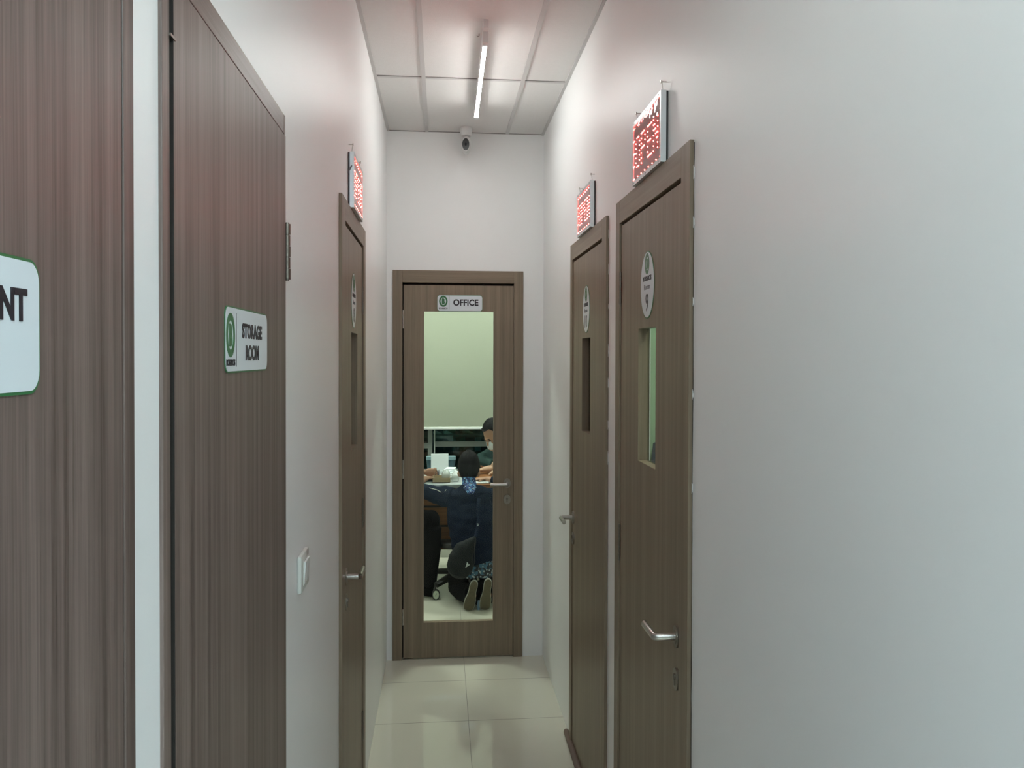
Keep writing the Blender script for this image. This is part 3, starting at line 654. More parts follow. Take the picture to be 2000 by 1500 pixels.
for i in range(21):
    g.append([tt.verts.new((-0.128 + 0.30 * i / 20 + 0.004 * math.sin(j), 5.404 + 0.47 * j / 14, TZ + 0.0015 + 0.004 * abs(math.sin(i * 0.7 + j * 0.4)) * (1 if 1 < i < 19 else 2.2))) for j in range(15)])
for i in range(21): g[i].insert(0, tt.verts.new((g[i][0].co.x, 5.3965, TZ + 0.0025)))
for i in range(21): g[i].insert(0, tt.verts.new((g[i][0].co.x, 5.396, TZ - 0.022 - 0.004 * math.sin(i * 1.3))))
for i in range(20):
    for j in range(16): tt.faces.new((g[i][j], g[i + 1][j], g[i + 1][j + 1], g[i][j + 1]))
bmesh.ops.solidify(tt, geom=tt.faces[:], thickness=0.0008); merge(bm, tt); obj('sheet', bm, M_paper, t, True)
ZS = TZ + 0.011
t = empty('cardboard_box', (-0.015, 5.55, ZS), label='small open brown cardboard box on the desk below the hand', cat='box')
bm = newbm(); box(bm, -0.058, 0.065, 5.45, 5.58, ZS, ZS + 0.004)
for (a, b, c, d) in ((-0.058, -0.055, 5.45, 5.58), (0.062, 0.065, 5.45, 5.58), (-0.055, 0.062, 5.45, 5.453), (-0.055, 0.062, 5.577, 5.58)): box(bm, a, b, c, d, ZS + 0.0041, ZS + 0.030)
obj('box_walls', bm, M_card, t)
M_bag = mat('crinkled_clear_plastic', (0.50, 0.55, 0.52), 0.25, bump=0.6, bscale=60); M_cot = mat('white_cotton', (0.66, 0.70, 0.66), 0.9, noise=0.2, nscale=60)
M_film = mat('cloudy_plastic_film', (0.62, 0.66, 0.64), 0.25); M_film.node_tree.nodes['Principled BSDF'].inputs['Alpha'].default_value = 0.5
def pbag(x, y, z, rx, rz, lab):
    t = empty('plastic_bag', (x, y, z), label=lab, cat='bag', group='clear bags of white cotton on the desk')
    bm = newbm(); loft(bm, [(x, y, z), (x, y, z + rz * 0.3), (x, y, z + rz * 1.0), (x, y, z + rz * 1.3), (x + 0.002, y, z + rz * 1.5), (x + 0.006, y, z + rz * 1.75)],
         [(rx * 0.95, 0.028), (rx, 0.032), (rx * 1.0, 0.032), (rx * 0.86, 0.024), (rx * 0.62, 0.014), (rx * 0.30, 0.004)], 22, sq=0.6, axis=(1, 0, 0))
    r = random.Random(int(x * 1000))
    for v in bm.verts: v.co += Vector([r.uniform(-0.0018, 0.0018) for _ in range(3)])
    obj('bag_film', bm, M_film, t, True)
    bm = newbm()
    for i in range(7): ell(bm, (x + r.uniform(-0.5, 0.5) * rx, y + r.uniform(-0.008, 0.008), z + rz * r.uniform(0.25, 1.05)), (rx * 0.36, 0.014, rz * 0.30), 10)
    obj('cotton_filling', bm, M_cot, t, True)
pbag(0.036, 5.515, ZS + 0.005, 0.031, 0.042, 'clear plastic bag of white cotton on the desk, left of the pair')
pbag(0.100, 5.53, ZS, 0.027, 0.036, 'clear plastic bag of white cotton on the desk, next to the kneeling person\'s head')
t = empty('tape_roll', (-0.03, 5.65, ZS), label='dark blue tape roll on the desk held by the fist', cat='tape roll')
bm = newbm(); loft(bm, [(-0.043, 5.62, ZS + 0.034), (-0.018, 5.62, ZS + 0.034)], [(0.017, 0.022), (0.017, 0.022)], 24); obj('tape', bm, mat('navy_tape', (0.012, 0.016, 0.045), 0.35), t, True)
bm = newbm(); loft(bm, [(-0.0185, 5.62, ZS + 0.034), (-0.012, 5.62, ZS + 0.034)], [(0.020, 0.032), (0.020, 0.032)], 24); obj('end_disc', bm, M_signgrey, t, True)
r = random.Random(3)
for i in range(5):
    x, y, z, a = 0.075 + r.uniform(-0.015, 0.03), 5.66 + 0.03 * i * 0.6, ZS + 0.012 * i + 0.002, r.uniform(-0.5, 0.5)
    bm = newbm(); box(bm, -0.036, 0.036, -0.03, 0.03, 0, 0.010, 0.003)
    for v in bm.verts: v.co = Matrix.Rotation(a, 3, 'Z') @ Matrix.Rotation(0.12, 3, 'X') @ v.co + Vector((x, y, z))
    tag(obj('paper_packet', bm, M_paper, None), ['lowest white paper packet in the pile behind the clear bags', 'second white paper packet up in the pile behind the clear bags', 'middle white paper packet of the pile behind the clear bags',
        'fourth white paper packet up in the pile behind the clear bags', 'topmost white paper packet of the pile behind the clear bags'][i], 'packet', 'white paper packets piled on the desk')
for i, (x, y, a, lab) in enumerate(((0.315, 5.53, 0.05, 'open white notebook on the desk right of the kneeling person\'s neck'),)):
    t = empty('notebook', (x, y, TZ), label=lab, cat='notebook')
    bm = newbm(); box(bm, x - 0.075, x + 0.10, y - 0.10, y + 0.08, TZ + 0.0005, TZ + 0.010, 0.002); obj('pages', bm, M_paper, t)
    bm = newbm()
    for k in range(5): box(bm, x - 0.05, x + 0.06 - 0.01 * (k % 3), y - 0.075 + k * 0.03, y - 0.073 + k * 0.03, TZ + 0.0100, TZ + 0.0104)
    obj('written_lines', bm, M_signgrey, t)
bm = newbm(); tube(bm, [(0.335, 5.435, TZ + 0.006), (0.375, 5.43, TZ + 0.006)], 0.006, 10); tube(bm, [(0.347, 5.434, TZ + 0.006), (0.330, 5.436, TZ + 0.006)], 0.003, 10)
tag(obj('marker_pen', bm, M_black, None, True), 'black marker pen on the desk edge beside the lever handle', 'pen')

# ------------------------------------------------------------------ swivel chairs
M_chair = mat('black_chair_plastic', (0.018, 0.018, 0.018), 0.45); M_castw = mat('white_caster_hub', (0.50, 0.55, 0.44), 0.45)
def swivel_chair(x, y, a0, seat_z, back, label):
    t = empty('swivel_chair', (x, y, 0), label=label, cat='chair', group='black swivel chairs around the desk')
    bm = newbm(); loft(bm, [(x, y, 0.10), (x, y, 0.15), (x, y, seat_z - 0.05)], [0.03, 0.022, 0.018], 16); obj('gas_column', bm, M_chair, t, True)
    bm = newbm(); loft(bm, [(x, y, seat_z - 0.05), (x, y, seat_z - 0.035), (x, y, seat_z - 0.012), (x, y, seat_z)], [(0.12, 0.12), (0.165, 0.165), (0.165, 0.165), (0.15, 0.15)], 28, sq=0.6, axis=(1, 0, 0)); obj('seat', bm, M_chair, t, True)
    for k in range(5):
        a = a0 + 2 * PI * k / 5; R = 0.30
        e = Vector((x + math.cos(a) * R * 0.78, y + math.sin(a) * R, 0)); s = Vector((x, y, 0))
        bm = newbm(); loft(bm, [s + Vector((0, 0, 0.135)), s.lerp(e, 0.4) + Vector((0, 0, 0.125)), e + Vector((0, 0, 0.100))], [(0.030, 0.020), (0.027, 0.020), (0.020, 0.016)], 12, sq=0.5)
        sp = obj('base_spoke', bm, M_chair, t, True)
        c = e + Vector((0, 0, 0.036))
        bm = newbm(); loft(bm, [c + Vector((0, -0.010, 0)), c + Vector((0, 0.012, 0))], [(0.0265, 0.0355)] * 2, 24, axis=(1, 0, 0)); tube(bm, [e + Vector((-0.012, 0, 0.068)), e + Vector((0, 0, 0.098))], 0.008, 8); obj('caster_wheel', bm, M_chair, sp, True)
        bm = newbm(); loft(bm, [c + Vector((0, -0.0125, 0)), c + Vector((0, -0.0101, 0))], [(0.0205, 0.0285)] * 2, 24, axis=(1, 0, 0)); obj('wheel_hub', bm, M_castw, sp, True)
        bm = newbm(); prism(bm, [c + Vector((-0.005, -0.0126, -0.008)), c + Vector((-0.002, -0.0126, -0.008)), c + Vector((0.005, -0.0126, 0.010)), c + Vector((0.002, -0.0126, 0.010))], (0, -0.0006, 0)); obj('hub_slot', bm, M_chair, sp)
    if back:
        bm = newbm(); bx, by = back; loft(bm, [(x + bx * 0.16, y + by * 0.16, seat_z), (x + bx * 0.18, y + by * 0.18, seat_z + 0.12), (x + bx * 0.19, y + by * 0.19, seat_z + 0.4)], [(0.02, 0.03), (0.12, 0.02), (0.11, 0.015)], 16, sq=0.6, axis=(by, -bx, 0)); obj('backrest', bm, M_chair, t, True)
    return t
CH = Vector((0.145, 5.56)); ct = Vector((-0.049, 5.30))
swivel_chair(0.140, 5.52, math.atan2((5.30 - 5.52) / 0.30, (-0.049 - 0.140) / (0.30 * 0.78)), 0.375, None, 'black swivel chair pushed under the desk, its white-hubbed caster showing')
swivel_chair(-0.40, 5.52, 0.5, 0.43, (-1, 0), 'black swivel chair under the person hidden behind the left side of the door')
swivel_chair(0.46, 6.10, 0.2, 0.43, None, 'black swivel chair behind the desk under the masked person')

# ------------------------------------------------------------------ people
M_skin = mat('warm_skin', (0.36, 0.20, 0.13), 0.55); M_skin2 = mat('light_skin', (0.44, 0.27, 0.18), 0.55)
M_hair = mat('black_hair', (0.005, 0.005, 0.006), 0.7, spec=0.2, bump=0.25, bscale=300, noise=0.4, nscale=90)
M_navy = mat('navy_jacket_cloth', (0.008, 0.013, 0.027), 0.9, spec=0.12, noise=0.35, nscale=9, bump=0.5, bscale=25)
M_trou = mat('black_trouser_cloth', (0.006, 0.006, 0.007), 0.9, spec=0.12, noise=0.3, nscale=12)
M_green = mat('dark_green_shirt_cloth', (0.012, 0.045, 0.042), 0.8, noise=0.2, nscale=14)
M_blue = mat('blue_shirt_cloth', (0.025, 0.06, 0.14), 0.8, noise=0.2, nscale=14)
M_batik = pattern('batik_print', (0.010, 0.012, 0.018), [(0.045, 0.11, 0.17), (0.012, 0.014, 0.02), (0.30, 0.34, 0.36)], 26, 0.55)
M_scarf = pattern('blue_collar_print', (0.02, 0.05, 0.17), [(0.08, 0.22, 0.42), (0.01, 0.02, 0.06), (0.42, 0.52, 0.62)], 48, 0.5)
M_sole = mat('worn_brown_sole', (0.095, 0.078, 0.048), 0.8, noise=0.45, nscale=70); M_mid = mat('pale_shoe_edge', (0.42, 0.42, 0.37), 0.7)
M_mask = mat('pale_blue_mask', (0.62, 0.72, 0.76), 0.8)
def rot_to(dirv, upv=(0, 0, 1)):
    f = Vector(dirv).normalized(); r = f.cross(Vector(upv)).normalized(); u = r.cross(f)
    return Matrix(((r.x, f.x, u.x), (r.y, f.y, u.y), (r.z, f.z, u.z)))      # local x right, y forward, z up
SQ = Vector((0.76, 0.80, 1.0))
def hp(c, R, p):   # head-local point, squeezed horizontally like the rest of the scene
    q = R @ Vector(p); return Vector(c) + Vector((q.x * SQ.x, q.y * SQ.y, q.z * SQ.z))
def hell(bm, c, R, p, r, seg=16):
    t = bmesh.new(); bmesh.ops.create_uvsphere(t, u_segments=seg, v_segments=12, radius=1)
    for v in t.verts: v.co = hp(c, R, (p[0] + v.co.x * r[0], p[1] + v.co.y * r[1], p[2] + v.co.z * r[2]))
    merge(bm, t)
def head(bm, c, R):
    hell(bm, c, R, (0, -0.005, 0.02), (0.073, 0.092, 0.088)); hell(bm, c, R, (0, 0.025, -0.045), (0.055, 0.06, 0.060)); hell(bm, c, R, (0, 0.060, -0.088), (0.026, 0.022, 0.020))
    hell(bm, c, R, (0, 0.095, -0.025), (0.012, 0.018, 0.022)); hell(bm, c, R, (0, 0.085, 0.015), (0.045, 0.010, 0.012)); hell(bm, c, R, (0, 0.084, -0.062), (0.024, 0.010, 0.009))
    for s in (-1, 1): hell(bm, c, R, (s * 0.076, -0.010, -0.015), (0.010, 0.018, 0.030)); hell(bm, c, R, (s * 0.04, 0.055, -0.03), (0.022, 0.022, 0.022))
def face_parts(parent, c, R):
    bm = newbm()
    for s in (-1, 1): hell(bm, c, R, (s * 0.031, 0.080, 0.000), (0.013, 0.009, 0.006), 10)
    obj('eyes', bm, M_black, parent, True)
    bm = newbm()
    for s in (-1, 1): hell(bm, c, R, (s * 0.033, 0.088, 0.022), (0.020, 0.005, 0.004), 10)
    obj('eyebrows', bm, M_hair, parent, True)
def hair(parent, c, R, low=-0.05, front=0.055):
    bm = newbm(); t = bmesh.new(); bmesh.ops.create_uvsphere(t, u_segments=40, v_segments=28, radius=1)
    r = random.Random(5)
    kill = []
    for v in t.verts:
        l = Vector((v.co.x * 0.084, v.co.y * 0.105 - 0.006, v.co.z * 0.100 + 0.022))
        f = v.co.y
        lim = low + (0.075 + front) * max(0.0, min(1.0, (f + 0.15) / 0.7))
        if l.z < lim:
            k = 0.90 if l.z > lim - 0.02 else 0.80; l = Vector((l.x * k, l.y * k, max(l.z, lim - 0.006)))
        l *= 1 + r.uniform(-0.018, 0.022)
        v.co = hp(c, R, l)
    merge(bm, t)
    return obj('hair', bm, M_hair, parent, True)
def hand(bm, w, fdir, palm, curl=0.5, thumb=1, sc=0.80):
    """w wrist, fdir finger direction, palm = palm normal"""
    f = Vector(fdir).normalized(); p = Vector(palm).normalized(); s = f.cross(p).normalized() * thumb
    w = Vector(w)
    loft(bm, [w, w + f * 0.03 * sc, w + f * 0.085 * sc], [(0.022 * sc, 0.014 * sc), (0.036 * sc, 0.014 * sc), (0.038 * sc, 0.011 * sc)], 12, axis=s)
    for i, (off, ln) in enumerate(((0.030, 0.070), (0.010, 0.078), (-0.010, 0.072), (-0.029, 0.056))):
        b = w + f * 0.08 * sc + s * off * sc; d = f; pts = [b]; q = b
        for k in range(3):
            ang = curl * (k + 1) * 0.75 * (1 + 0.08 * i); d = f * math.cos(ang) + p * math.sin(ang); q = q + d * ln * sc / 3; pts.append(q)
        loft(bm, pts, [0.0095 * sc, 0.009 * sc, 0.0085 * sc, 0.007 * sc], 10)
    b = w + f * 0.025 * sc + s * 0.03 * sc
    loft(bm, [b, b + (s * 0.8 + f * 0.6) * 0.03 * sc, b + (s * 0.6 + f * 0.9 + p * 0.5) * 0.055 * sc, b + (s * 0.35 + f * 1.0 + p * 0.9) * 0.075 * sc], [0.012 * sc, 0.011 * sc, 0.010 * sc, 0.008 * sc], 10)

# --- kneeling person seen from behind
k1 = empty('person', (0.2, 5.2, 0), label='person kneeling with back turned, navy jacket and black hair, arms on the desk', cat='person')
HC = (0.189, 5.285, 0.918); HR = rot_to((0.03, 1, -0.50))
bm = newbm(); head(bm, HC, HR)
for ex in (0.131, 0.247): ell(bm, (ex, 5.278, 0.872), (0.022, 0.012, 0.027), 14)
loft(bm, [(0.188, 5.275, 0.88), (0.187, 5.235, 0.80), (0.19, 5.22, 0.76)], [(0.040, 0.045), (0.042, 0.045), (0.06, 0.05)], 16)
loft(bm, [(0.19, 5.21, 0.78), (0.195, 5.20, 0.70), (0.20, 5.17, 0.58), (0.21, 5.135, 0.45), (0.215, 5.13, 0.33), (0.22, 5.13, 0.26)], [(0.06, 0.05), (0.135, 0.062), (0.125, 0.07), (0.11, 0.065), (0.125, 0.075), (0.10, 0.06)], 20, axis=(1, 0, 0))
for pts in ([(0.075, 5.21, 0.72), (-0.03, 5.28, 0.715), (-0.125, 5.36, 0.73), (-0.15, 5.45, 0.79), (-0.12, 5.53, 0.805)], [(0.315, 5.21, 0.72), (0.40, 5.27, 0.71), (0.445, 5.36, 0.735), (0.37, 5.45, 0.795), (0.32, 5.49, 0.800)]):
    loft(bm, pts, [0.042, 0.038, 0.033, 0.026, 0.019], 14)
hand(bm, (-0.12, 5.53, 0.805), (0.1, 1, -0.05), (0, 0, -1), 0.3, 1); hand(bm, (0.325, 5.488, 0.802), (-1, 0.22, -0.05), (0, 0, -1), 0.35, 1)
for hx, kx, ax in ((0.165, 0.125, 0.205), (0.275, 0.335, 0.305)):
    loft(bm, [(hx, 5.14, 0.29), ((hx + kx) / 2, 5.27, 0.20), (kx, 5.37, 0.095)], [(0.062, 0.068), (0.058, 0.06), (0.045, 0.048)], 14)
    loft(bm, [(kx, 5.37, 0.075), ((kx + ax) / 2, 5.24, 0.065), (ax, 5.10, 0.085), (ax, 5.07, 0.10)], [(0.045, 0.045), (0.045, 0.045), (0.030, 0.035), (0.028, 0.03)], 14)
body = obj('body', fuse(bm, 0.0055, 3), M_skin, k1, True)
face_parts(k1, HC, HR)
hb = newbm(); t = bmesh.new(); bmesh.ops.create_uvsphere(t, u_segments=48, v_segments=32, radius=1)
r = random.Random(9)
for v in t.verts:
    n_ = v.co.copy(); x, y, z = n_
    sc = 1.0
    if z < -0.2: sc = 1 - 0.22 * min(1, (-z - 0.2) / 0.7) * 1.0
    tuft = 0.05 * max(0, z) * math.sin(x * 9 + 1.2) * 0.4
    cut = 1.0
    if y > 0.25 and z < 0.25: cut = 0.80
    v.co = Vector((0.1885 + x * 0.0745 * sc * cut, 5.272 + y * 0.088 * cut, 0.925 + (z * (0.108 if z > 0 else 0.122) + tuft * 0.1) * (cut if z < 0 else 1)))
    v.co += n_ * (r.uniform(-0.0018, 0.0018) + 0.0015 * math.sin(math.atan2(y, x) * 23))
merge(hb, t)
obj('hair', hb, M_hair, k1, True)
bm = newbm()
loft(bm, [(0.19, 5.225, 0.785), (0.19, 5.215, 0.775), (0.193, 5.205, 0.748), (0.197, 5.20, 0.68), (0.202, 5.17, 0.58), (0.212, 5.135, 0.46), (0.222, 5.13, 0.37), (0.23, 5.13, 0.31)],
     [(0.055, 0.05), (0.110, 0.060), (0.150, 0.072), (0.158, 0.08), (0.158, 0.086), (0.148, 0.085), (0.144, 0.092), (0.150, 0.10)], 28, axis=(1, 0, 0))
loft(bm, [(0.08, 5.21, 0.722), (0.02, 5.245, 0.724), (-0.04, 5.285, 0.728), (-0.10, 5.335, 0.738), (-0.150, 5.39, 0.760), (-0.160, 5.42, 0.785)], [(0.06, 0.070), (0.055, 0.070), (0.052, 0.062), (0.046, 0.050), (0.038, 0.040), (0.030, 0.032)], 18)
loft(bm, [(0.31, 5.21, 0.715), (0.37, 5.25, 0.712), (0.43, 5.31, 0.72), (0.450, 5.37, 0.745), (0.40, 5.43, 0.790), (0.36, 5.46, 0.800)], [(0.06, 0.066), (0.055, 0.066), (0.050, 0.058), (0.046, 0.05), (0.036, 0.036), (0.030, 0.030)], 18)
jk = obj('jacket', fuse(bm, 0.006, 4), M_navy, k1, True)
# cloth folds
for v in jk.data.vertices:
    p_ = v.co + Vector((0.2, 5.2, 0)); w_ = 0.0022
    d_ = math.sin((p_.x * 34 + p_.z * 62)) * math.sin(p_.x * 21 - p_.z * 30 + 1) + 0.8 * abs(math.sin(p_.x * 26 - p_.z * 38 + 0.8 * math.sin(p_.z * 22)))
    v.co += v.normal * d_ * w_ * 1.5
bm = newbm(); loft(bm, [(-0.078, 5.270, 0.777), (-0.03, 5.222, 0.772), (0.018, 5.190, 0.752), (0.034, 5.186, 0.778)], [0.0022] * 4, 8); obj('shoulder_piping', bm, M_mid, jk, True)
bm = newbm()
loft(bm, [(0.188, 5.235, 0.852), (0.188, 5.228, 0.82), (0.190, 5.215, 0.79), (0.192, 5.178, 0.768), (0.198, 5.146, 0.740)], [(0.044, 0.042), (0.047, 0.046), (0.053, 0.054), (0.058, 0.052), (0.022, 0.036)], 24, axis=(1, 0, 0))
obj('collar', bm, M_scarf, k1, True)
bm = newbm()
loft(bm, [(0.225, 5.13, 0.37), (0.228, 5.13, 0.32), (0.228, 5.13, 0.26), (0.228, 5.125, 0.215)], [(0.13, 0.088), (0.142, 0.098), (0.146, 0.112), (0.142, 0.112)], 28, axis=(1, 0, 0))
sh = obj('batik_shirt_hem', bm, M_batik, k1, True, 'blue and white batik shirt hem')
for v in sh.data.vertices: v.co.x += 0.004 * math.sin(v.co.z * 60 + v.co.y * 30); v.co.y += 0.006 * math.sin(v.co.x * 45)
bm = newbm()
loft(bm, [(0.22, 5.13, 0.34), (0.22, 5.13, 0.24)], [(0.122, 0.085), (0.10, 0.08)], 20, axis=(1, 0, 0))
for hx, kx, ax in ((0.160, 0.105, 0.200), (0.280, 0.345, 0.312)):
    loft(bm, [(hx, 5.14, 0.29), ((hx + kx) / 2, 5.26, 0.20), (kx, 5.36, 0.11)], [(0.075, 0.082), (0.07, 0.078), (0.060, 0.065)], 16)
    loft(bm, [(kx, 5.37, 0.082), (kx * 0.6 + ax * 0.4, 5.27, 0.076), (ax, 5.14, 0.085), (ax, 5.085, 0.115)], [(0.062, 0.072), (0.066, 0.072), (0.054, 0.068), (0.046, 0.060)], 16)
ell(bm, (0.255, 5.17, 0.085), (0.060, 0.05, 0.085), 16)
tr = fuse(bm, 0.006, 3)
for v in tr.verts: v.co.z = max(v.co.z, 0.004)
obj('trousers', tr, M_trou, k1, True)
def sole_shoe(parent, top, bot, wt, wb):
    """shoe standing on its toe, sole towards -Y"""
    T_, B_ = Vector(top), Vector(bot); ax = (T_ - B_).normalized(); L_ = (T_ - B_).length
    sd = Vector((1, 0, 0)); sd = (sd - ax * sd.dot(ax)).normalized(); nn = sd.cross(ax)
    if nn.y > 0: nn = -nn
    def outline(grow, off):
        pts = []
        prof = [(0.0, 0.30), (0.02, 0.70), (0.07, 0.92), (0.20, 1.0), (0.35, 0.97), (0.50, 0.78), (0.65, 0.70), (0.80, 0.74), (0.92, 0.66), (0.98, 0.42), (1.0, 0.15)]
        for s in (1, -1):
            pr = prof if s == 1 else prof[::-1]
            for (u, w) in pr:
                wd = (wb if u < 0.45 else wb + (wt - wb) * 1.0) * w / (1.0 if u < 0.45 else 0.74) / 2 + grow
                skew = 0.006 * (1 - u)
                pts.append(B_ + ax * (u * L_ * (1 + 0.0)) + sd * (s * wd - skew) + nn * off)
        return pts
    bm = newbm(); prism(bm, outline(0, 0.0), -nn * 0.016); s_ = obj('shoe', bm, M_mid, parent)
    bm = newbm(); prism(bm, outline(-0.0025, 0.0015), -nn * 0.0016); obj('outsole', bm, M_sole, s_, label='worn brown sole')
    bm = newbm(); c0 = B_ - nn * 0.03; 
    loft(bm, [B_ + ax * 0.012 - nn * 0.022, B_ + ax * 0.05 - nn * 0.030, B_ + ax * (L_ * 0.55) - nn * 0.040, B_ + ax * (L_ * 0.85) - nn * 0.046, B_ + ax * (L_ * 0.97) - nn * 0.040],
         [(wb * 0.36, 0.010), (wb * 0.46, 0.018), (wt * 0.52, 0.030), (wt * 0.48, 0.036), (wt * 0.30, 0.020)], 16, axis=sd)
    obj('shoe_upper', bm, M_trou, s_, True)
sole_shoe(k1, (0.2195, 5.005, 0.213), (0.184, 5.065, 0.004), 0.052, 0.074)
sole_shoe(k1, (0.308, 5.005, 0.222), (0.292, 5.065, 0.006), 0.052, 0.074)
# backpack hanging at the kneeler's hip
M_pack = mat('charcoal_bag_cloth', (0.014, 0.016, 0.018), 0.8, spec=0.2, noise=0.25, nscale=16, bump=0.3, bscale=60)
t = empty('backpack', (0.13, 4.98, 0.24), label='charcoal backpack with white triangle mark slung low behind the kneeling person', cat='backpack')
bm = newbm(); ax = (0.86, 0, -0.5)
loft(bm, [(0.220, 4.99, 0.505), (0.205, 4.985, 0.480), (0.155, 4.975, 0.430), (0.132, 4.965, 0.375), (0.120, 4.965, 0.315), (0.112, 4.97, 0.275), (0.105, 4.98, 0.250)],
     [(0.008, 0.014), (0.028, 0.026), (0.066, 0.038), (0.082, 0.044), (0.086, 0.044), (0.068, 0.036), (0.040, 0.02)], 24, axis=(1, 0, -0.35))
pk = obj('bag_body', fuse(bm, 0.005, 2), M_pack, t, True)
bm = newbm(); loft(bm, [(0.222, 4.985, 0.505), (0.238, 5.02, 0.56), (0.246, 5.04, 0.60), (0.240, 5.062, 0.67), (0.25, 5.115, 0.73)], [(0.012, 0.003)] * 5, 8, axis=(1, 0, 0)); st = obj('strap', bm, M_navy, t, True)
bm = newbm(); ring(bm, FE(5.018), (0.2330, 0.2420, 0.568, 0.583), (0.2352, 0.2398, 0.571, 0.580), 0.0, 0.003); obj('buckle', bm, M_wh, st)
bm = newbm(); yy = 4.914
prism(bm, [(0.160, yy, 0.336), (0.176, yy, 0.346), (0.165, yy, 0.362)], (0, 0.006, 0)); prism(bm, [(0.155, yy, 0.326), (0.181, yy, 0.342), (0.182, yy, 0.346), (0.156, yy, 0.330)], (0, 0.006, 0)); obj('triangle_mark', bm, M_wh, t, label='white triangle mark')
bm = newbm(); tube(bm, [(0.215, 4.962, 0.47), (0.213, 4.93, 0.41), (0.212, 4.925, 0.35), (0.198, 4.935, 0.30)], 0.002, 8); obj('zipper', bm, M_black, t, True)
bm = newbm(); loft(bm, [(0.247, 5.075, 0.001), (0.2475, 5.078, 0.03), (0.250, 5.082, 0.062)], [(0.006, 0.004), (0.011, 0.003), (0.008, 0.003)], 10, axis=(1, 0, 0))
tag(obj('cloth_scrap', bm, mat('pale_blue_cloth', (0.16, 0.25, 0.36), 0.8), None, True), 'pale blue cloth scrap standing on the floor between the two shoe soles', 'cloth')

# --- masked person behind the desk
k2 = empty('person', (0.44, 6.12, 0), label='person in dark green shirt and face mask leaning over the desk', cat='person')
HC2 = (0.392, 5.985, 1.075); HR2 = rot_to((-0.62, -0.55, -0.72))
bm = newbm(); head(bm, HC2, HR2)
loft(bm, [(0.40, 6.02, 1.05), (0.415, 6.06, 0.98), (0.425, 6.09, 0.93)], [(0.038, 0.042), (0.038, 0.042), (0.06, 0.05)], 14)
loft(bm, [(0.425, 6.09, 0.95), (0.43, 6.10, 0.90), (0.44, 6.13, 0.75), (0.455, 6.17, 0.58), (0.46, 6.19, 0.46)], [(0.06, 0.045), (0.125, 0.06), (0.11, 0.07), (0.105, 0.07), (0.12, 0.08)], 18, axis=(1, 0, 0))
loft(bm, [(0.31, 6.07, 0.88), (0.33, 6.02, 0.83), (0.47, 5.93, 0.812), (0.38, 5.90, 0.812), (0.315, 5.885, 0.808)], [0.036, 0.036, 0.032, 0.029, 0.020], 14)
loft(bm, [(0.55, 6.09, 0.88), (0.60, 6.02, 0.82), (0.56, 5.92, 0.808), (0.46, 5.84, 0.802)], [0.036, 0.034, 0.028, 0.018], 14)
hand(bm, (0.318, 5.886, 0.808), (-1, -0.15, -0.05), (0, 0, -1), 0.45, -1); hand(bm, (0.465, 5.84, 0.802), (-1, -0.2, 0), (0, 0, -1), 0.3, 1)
for s, lx in ((-1, 0.40), (1, 0.52)):
    loft(bm, [(lx, 6.18, 0.47), (lx, 6.02, 0.48), (lx, 5.88, 0.47), (lx, 5.90, 0.25), (lx, 5.93, 0.08)], [0.06, 0.055, 0.045, 0.040, 0.028], 12)
obj('body', fuse(bm, 0.006, 2), M_skin2, k2, True)
face_parts(k2, HC2, HR2); hair(k2, HC2, HR2, -0.035, 0.060)
bm = newbm()
hell(bm, HC2, HR2, (0, 0.062, -0.055), (0.052, 0.046, 0.048)); obj('face_mask', bm, M_mask, k2, True)
bm = newbm()
loft(bm, [(0.422, 6.085, 0.955), (0.428, 6.095, 0.915), (0.43, 6.10, 0.87), (0.44, 6.13, 0.75), (0.455, 6.17, 0.58), (0.46, 6.19, 0.45)], [(0.05, 0.045), (0.125, 0.060), (0.145, 0.075), (0.128, 0.085), (0.12, 0.085), (0.13, 0.09)], 20, axis=(1, 0, 0))
loft(bm, [(0.32, 6.08, 0.885), (0.325, 6.03, 0.845), (0.40, 5.975, 0.835)], [0.050, 0.048, 0.042], 14)
loft(bm, [(0.545, 6.09, 0.88), (0.60, 6.03, 0.825)], [0.05, 0.045], 14)
obj('shirt', fuse(bm, 0.006, 3), M_green, k2, True)
bm = newbm()
for lx in (0.40, 0.52): loft(bm, [(lx, 6.18, 0.47), (lx, 6.02, 0.485), (lx, 5.87, 0.47), (lx, 5.90, 0.25), (lx, 5.93, 0.09)], [0.068, 0.063, 0.053, 0.048, 0.04], 14)
obj('trousers', fuse(bm, 0.007, 2), M_trou, k2, True)
for lx in (0.40, 0.52):
    bm = newbm(); loft(bm, [(lx, 5.96, 0.03), (lx, 5.93, 0.045), (lx, 5.86, 0.032), (lx, 5.80, 0.022)], [(0.024, 0.028), (0.028, 0.044), (0.032, 0.031), (0.022, 0.020)], 14, axis=(1, 0, 0)); obj('shoe', bm, M_trou, k2, True)

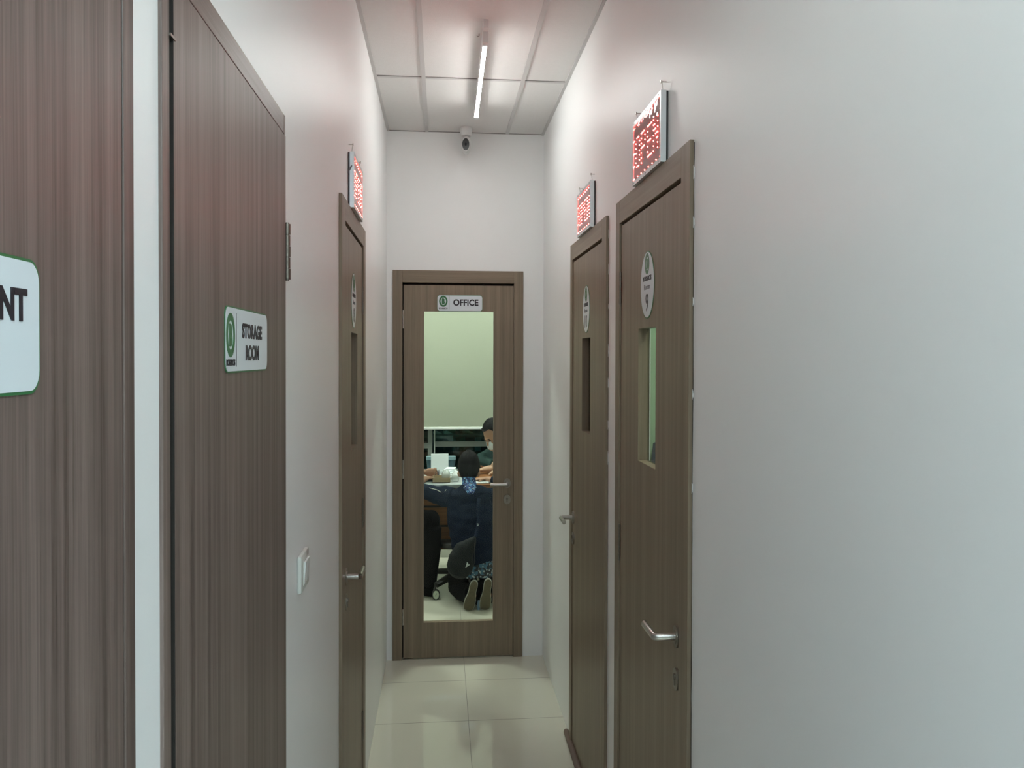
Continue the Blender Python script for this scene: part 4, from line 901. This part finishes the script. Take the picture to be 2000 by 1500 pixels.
# --- seated person mostly hidden by the left side of the door
k3 = empty('person', (-0.35, 5.5, 0), label='seated person at the left end of the desk, blue shirt, black trouser leg showing', cat='person')
HC3 = (-0.215, 5.49, 1.20); HR3 = rot_to((1, 0.35, -0.45))
bm = newbm(); head(bm, HC3, HR3)
loft(bm, [(-0.225, 5.49, 1.16), (-0.255, 5.50, 1.08), (-0.27, 5.50, 1.04)], [(0.038, 0.042), (0.038, 0.042), (0.05, 0.05)], 14)
loft(bm, [(-0.27, 5.50, 1.05), (-0.28, 5.50, 0.99), (-0.31, 5.50, 0.80), (-0.34, 5.51, 0.62), (-0.36, 5.51, 0.50)], [(0.045, 0.06), (0.055, 0.125), (0.065, 0.11), (0.065, 0.10), (0.075, 0.12)], 18, axis=(1, 0, 0))
loft(bm, [(-0.27, 5.40, 0.98), (-0.24, 5.35, 0.86), (-0.19, 5.37, 0.80), (-0.135, 5.44, 0.800), (-0.10, 5.50, 0.806)], [0.036, 0.034, 0.030, 0.024, 0.018], 14)
loft(bm, [(-0.27, 5.60, 0.98), (-0.22, 5.64, 0.88), (-0.16, 5.62, 0.840), (-0.110, 5.602, 0.836)], [0.036, 0.034, 0.028, 0.018], 14)
hand(bm, (-0.10, 5.50, 0.806), (0.3, 1, -0.05), (0, 0, -1), 0.4, -1); hand(bm, (-0.115, 5.60, 0.835), (1, -0.15, 0.0), (0, 1, 0), 0.9, -1, 0.85)
for y0, y1, kx in ((5.44, 5.385, -0.052), (5.57, 5.46, -0.14)):
    loft(bm, [(-0.35, y0, 0.50), (-0.20, (y0 + y1) / 2, 0.53), (kx, y1, 0.545), (kx - 0.012, y1 + 0.01, 0.33), (kx - 0.028, y1 + 0.015, 0.10)], [0.05, 0.045, 0.032, 0.032, 0.024], 14)
obj('body', fuse(bm, 0.0055, 2), M_skin, k3, True)
face_parts(k3, HC3, HR3); hair(k3, HC3, HR3)
bm = newbm()
loft(bm, [(-0.268, 5.50, 1.055), (-0.275, 5.50, 1.03), (-0.285, 5.50, 0.98), (-0.31, 5.50, 0.80), (-0.34, 5.51, 0.62), (-0.36, 5.51, 0.48)], [(0.042, 0.055), (0.055, 0.11), (0.072, 0.148), (0.078, 0.13), (0.078, 0.118), (0.085, 0.135)], 20, axis=(1, 0, 0))
loft(bm, [(-0.275, 5.40, 0.985), (-0.25, 5.355, 0.90), (-0.225, 5.35, 0.85)], [0.05, 0.048, 0.044], 14); loft(bm, [(-0.275, 5.60, 0.985), (-0.24, 5.63, 0.90)], [0.05, 0.045], 14)
obj('shirt', fuse(bm, 0.006, 3), M_blue, k3, True)
bm = newbm()
for y0, y1, kx in ((5.44, 5.385, -0.052), (5.57, 5.46, -0.14)):
    loft(bm, [(-0.36, y0, 0.50), (-0.20, (y0 + y1) / 2, 0.535), (kx - 0.022, y1, 0.540), (kx - 0.006, y1, 0.48), (kx - 0.004, y1 + 0.005, 0.33), (kx - 0.022, y1 + 0.012, 0.11), (kx - 0.024, y1 + 0.012, 0.07)], [0.075, 0.072, 0.066, 0.064, 0.056, 0.046, 0.046], 16)
for kx, y1 in ((-0.052, 5.385), (-0.14, 5.46)): ell(bm, (kx - 0.014, y1, 0.530), (0.060, 0.06, 0.075), 18)
obj('trousers', fuse(bm, 0.006, 2), M_trou, k3, True)
for y1, kx in ((5.385, -0.052), (5.46, -0.14)):
    bm = newbm(); xx = kx - 0.03; loft(bm, [(xx - 0.04, y1 + 0.01, 0.03), (xx - 0.01, y1 + 0.008, 0.045), (xx + 0.03, y1 - 0.01, 0.033), (xx + 0.055, y1 - 0.02, 0.022)], [(0.026, 0.028), (0.030, 0.044), (0.030, 0.032), (0.020, 0.020)], 14, axis=(0, 1, 0)); obj('shoe', bm, M_trou, k3, True)
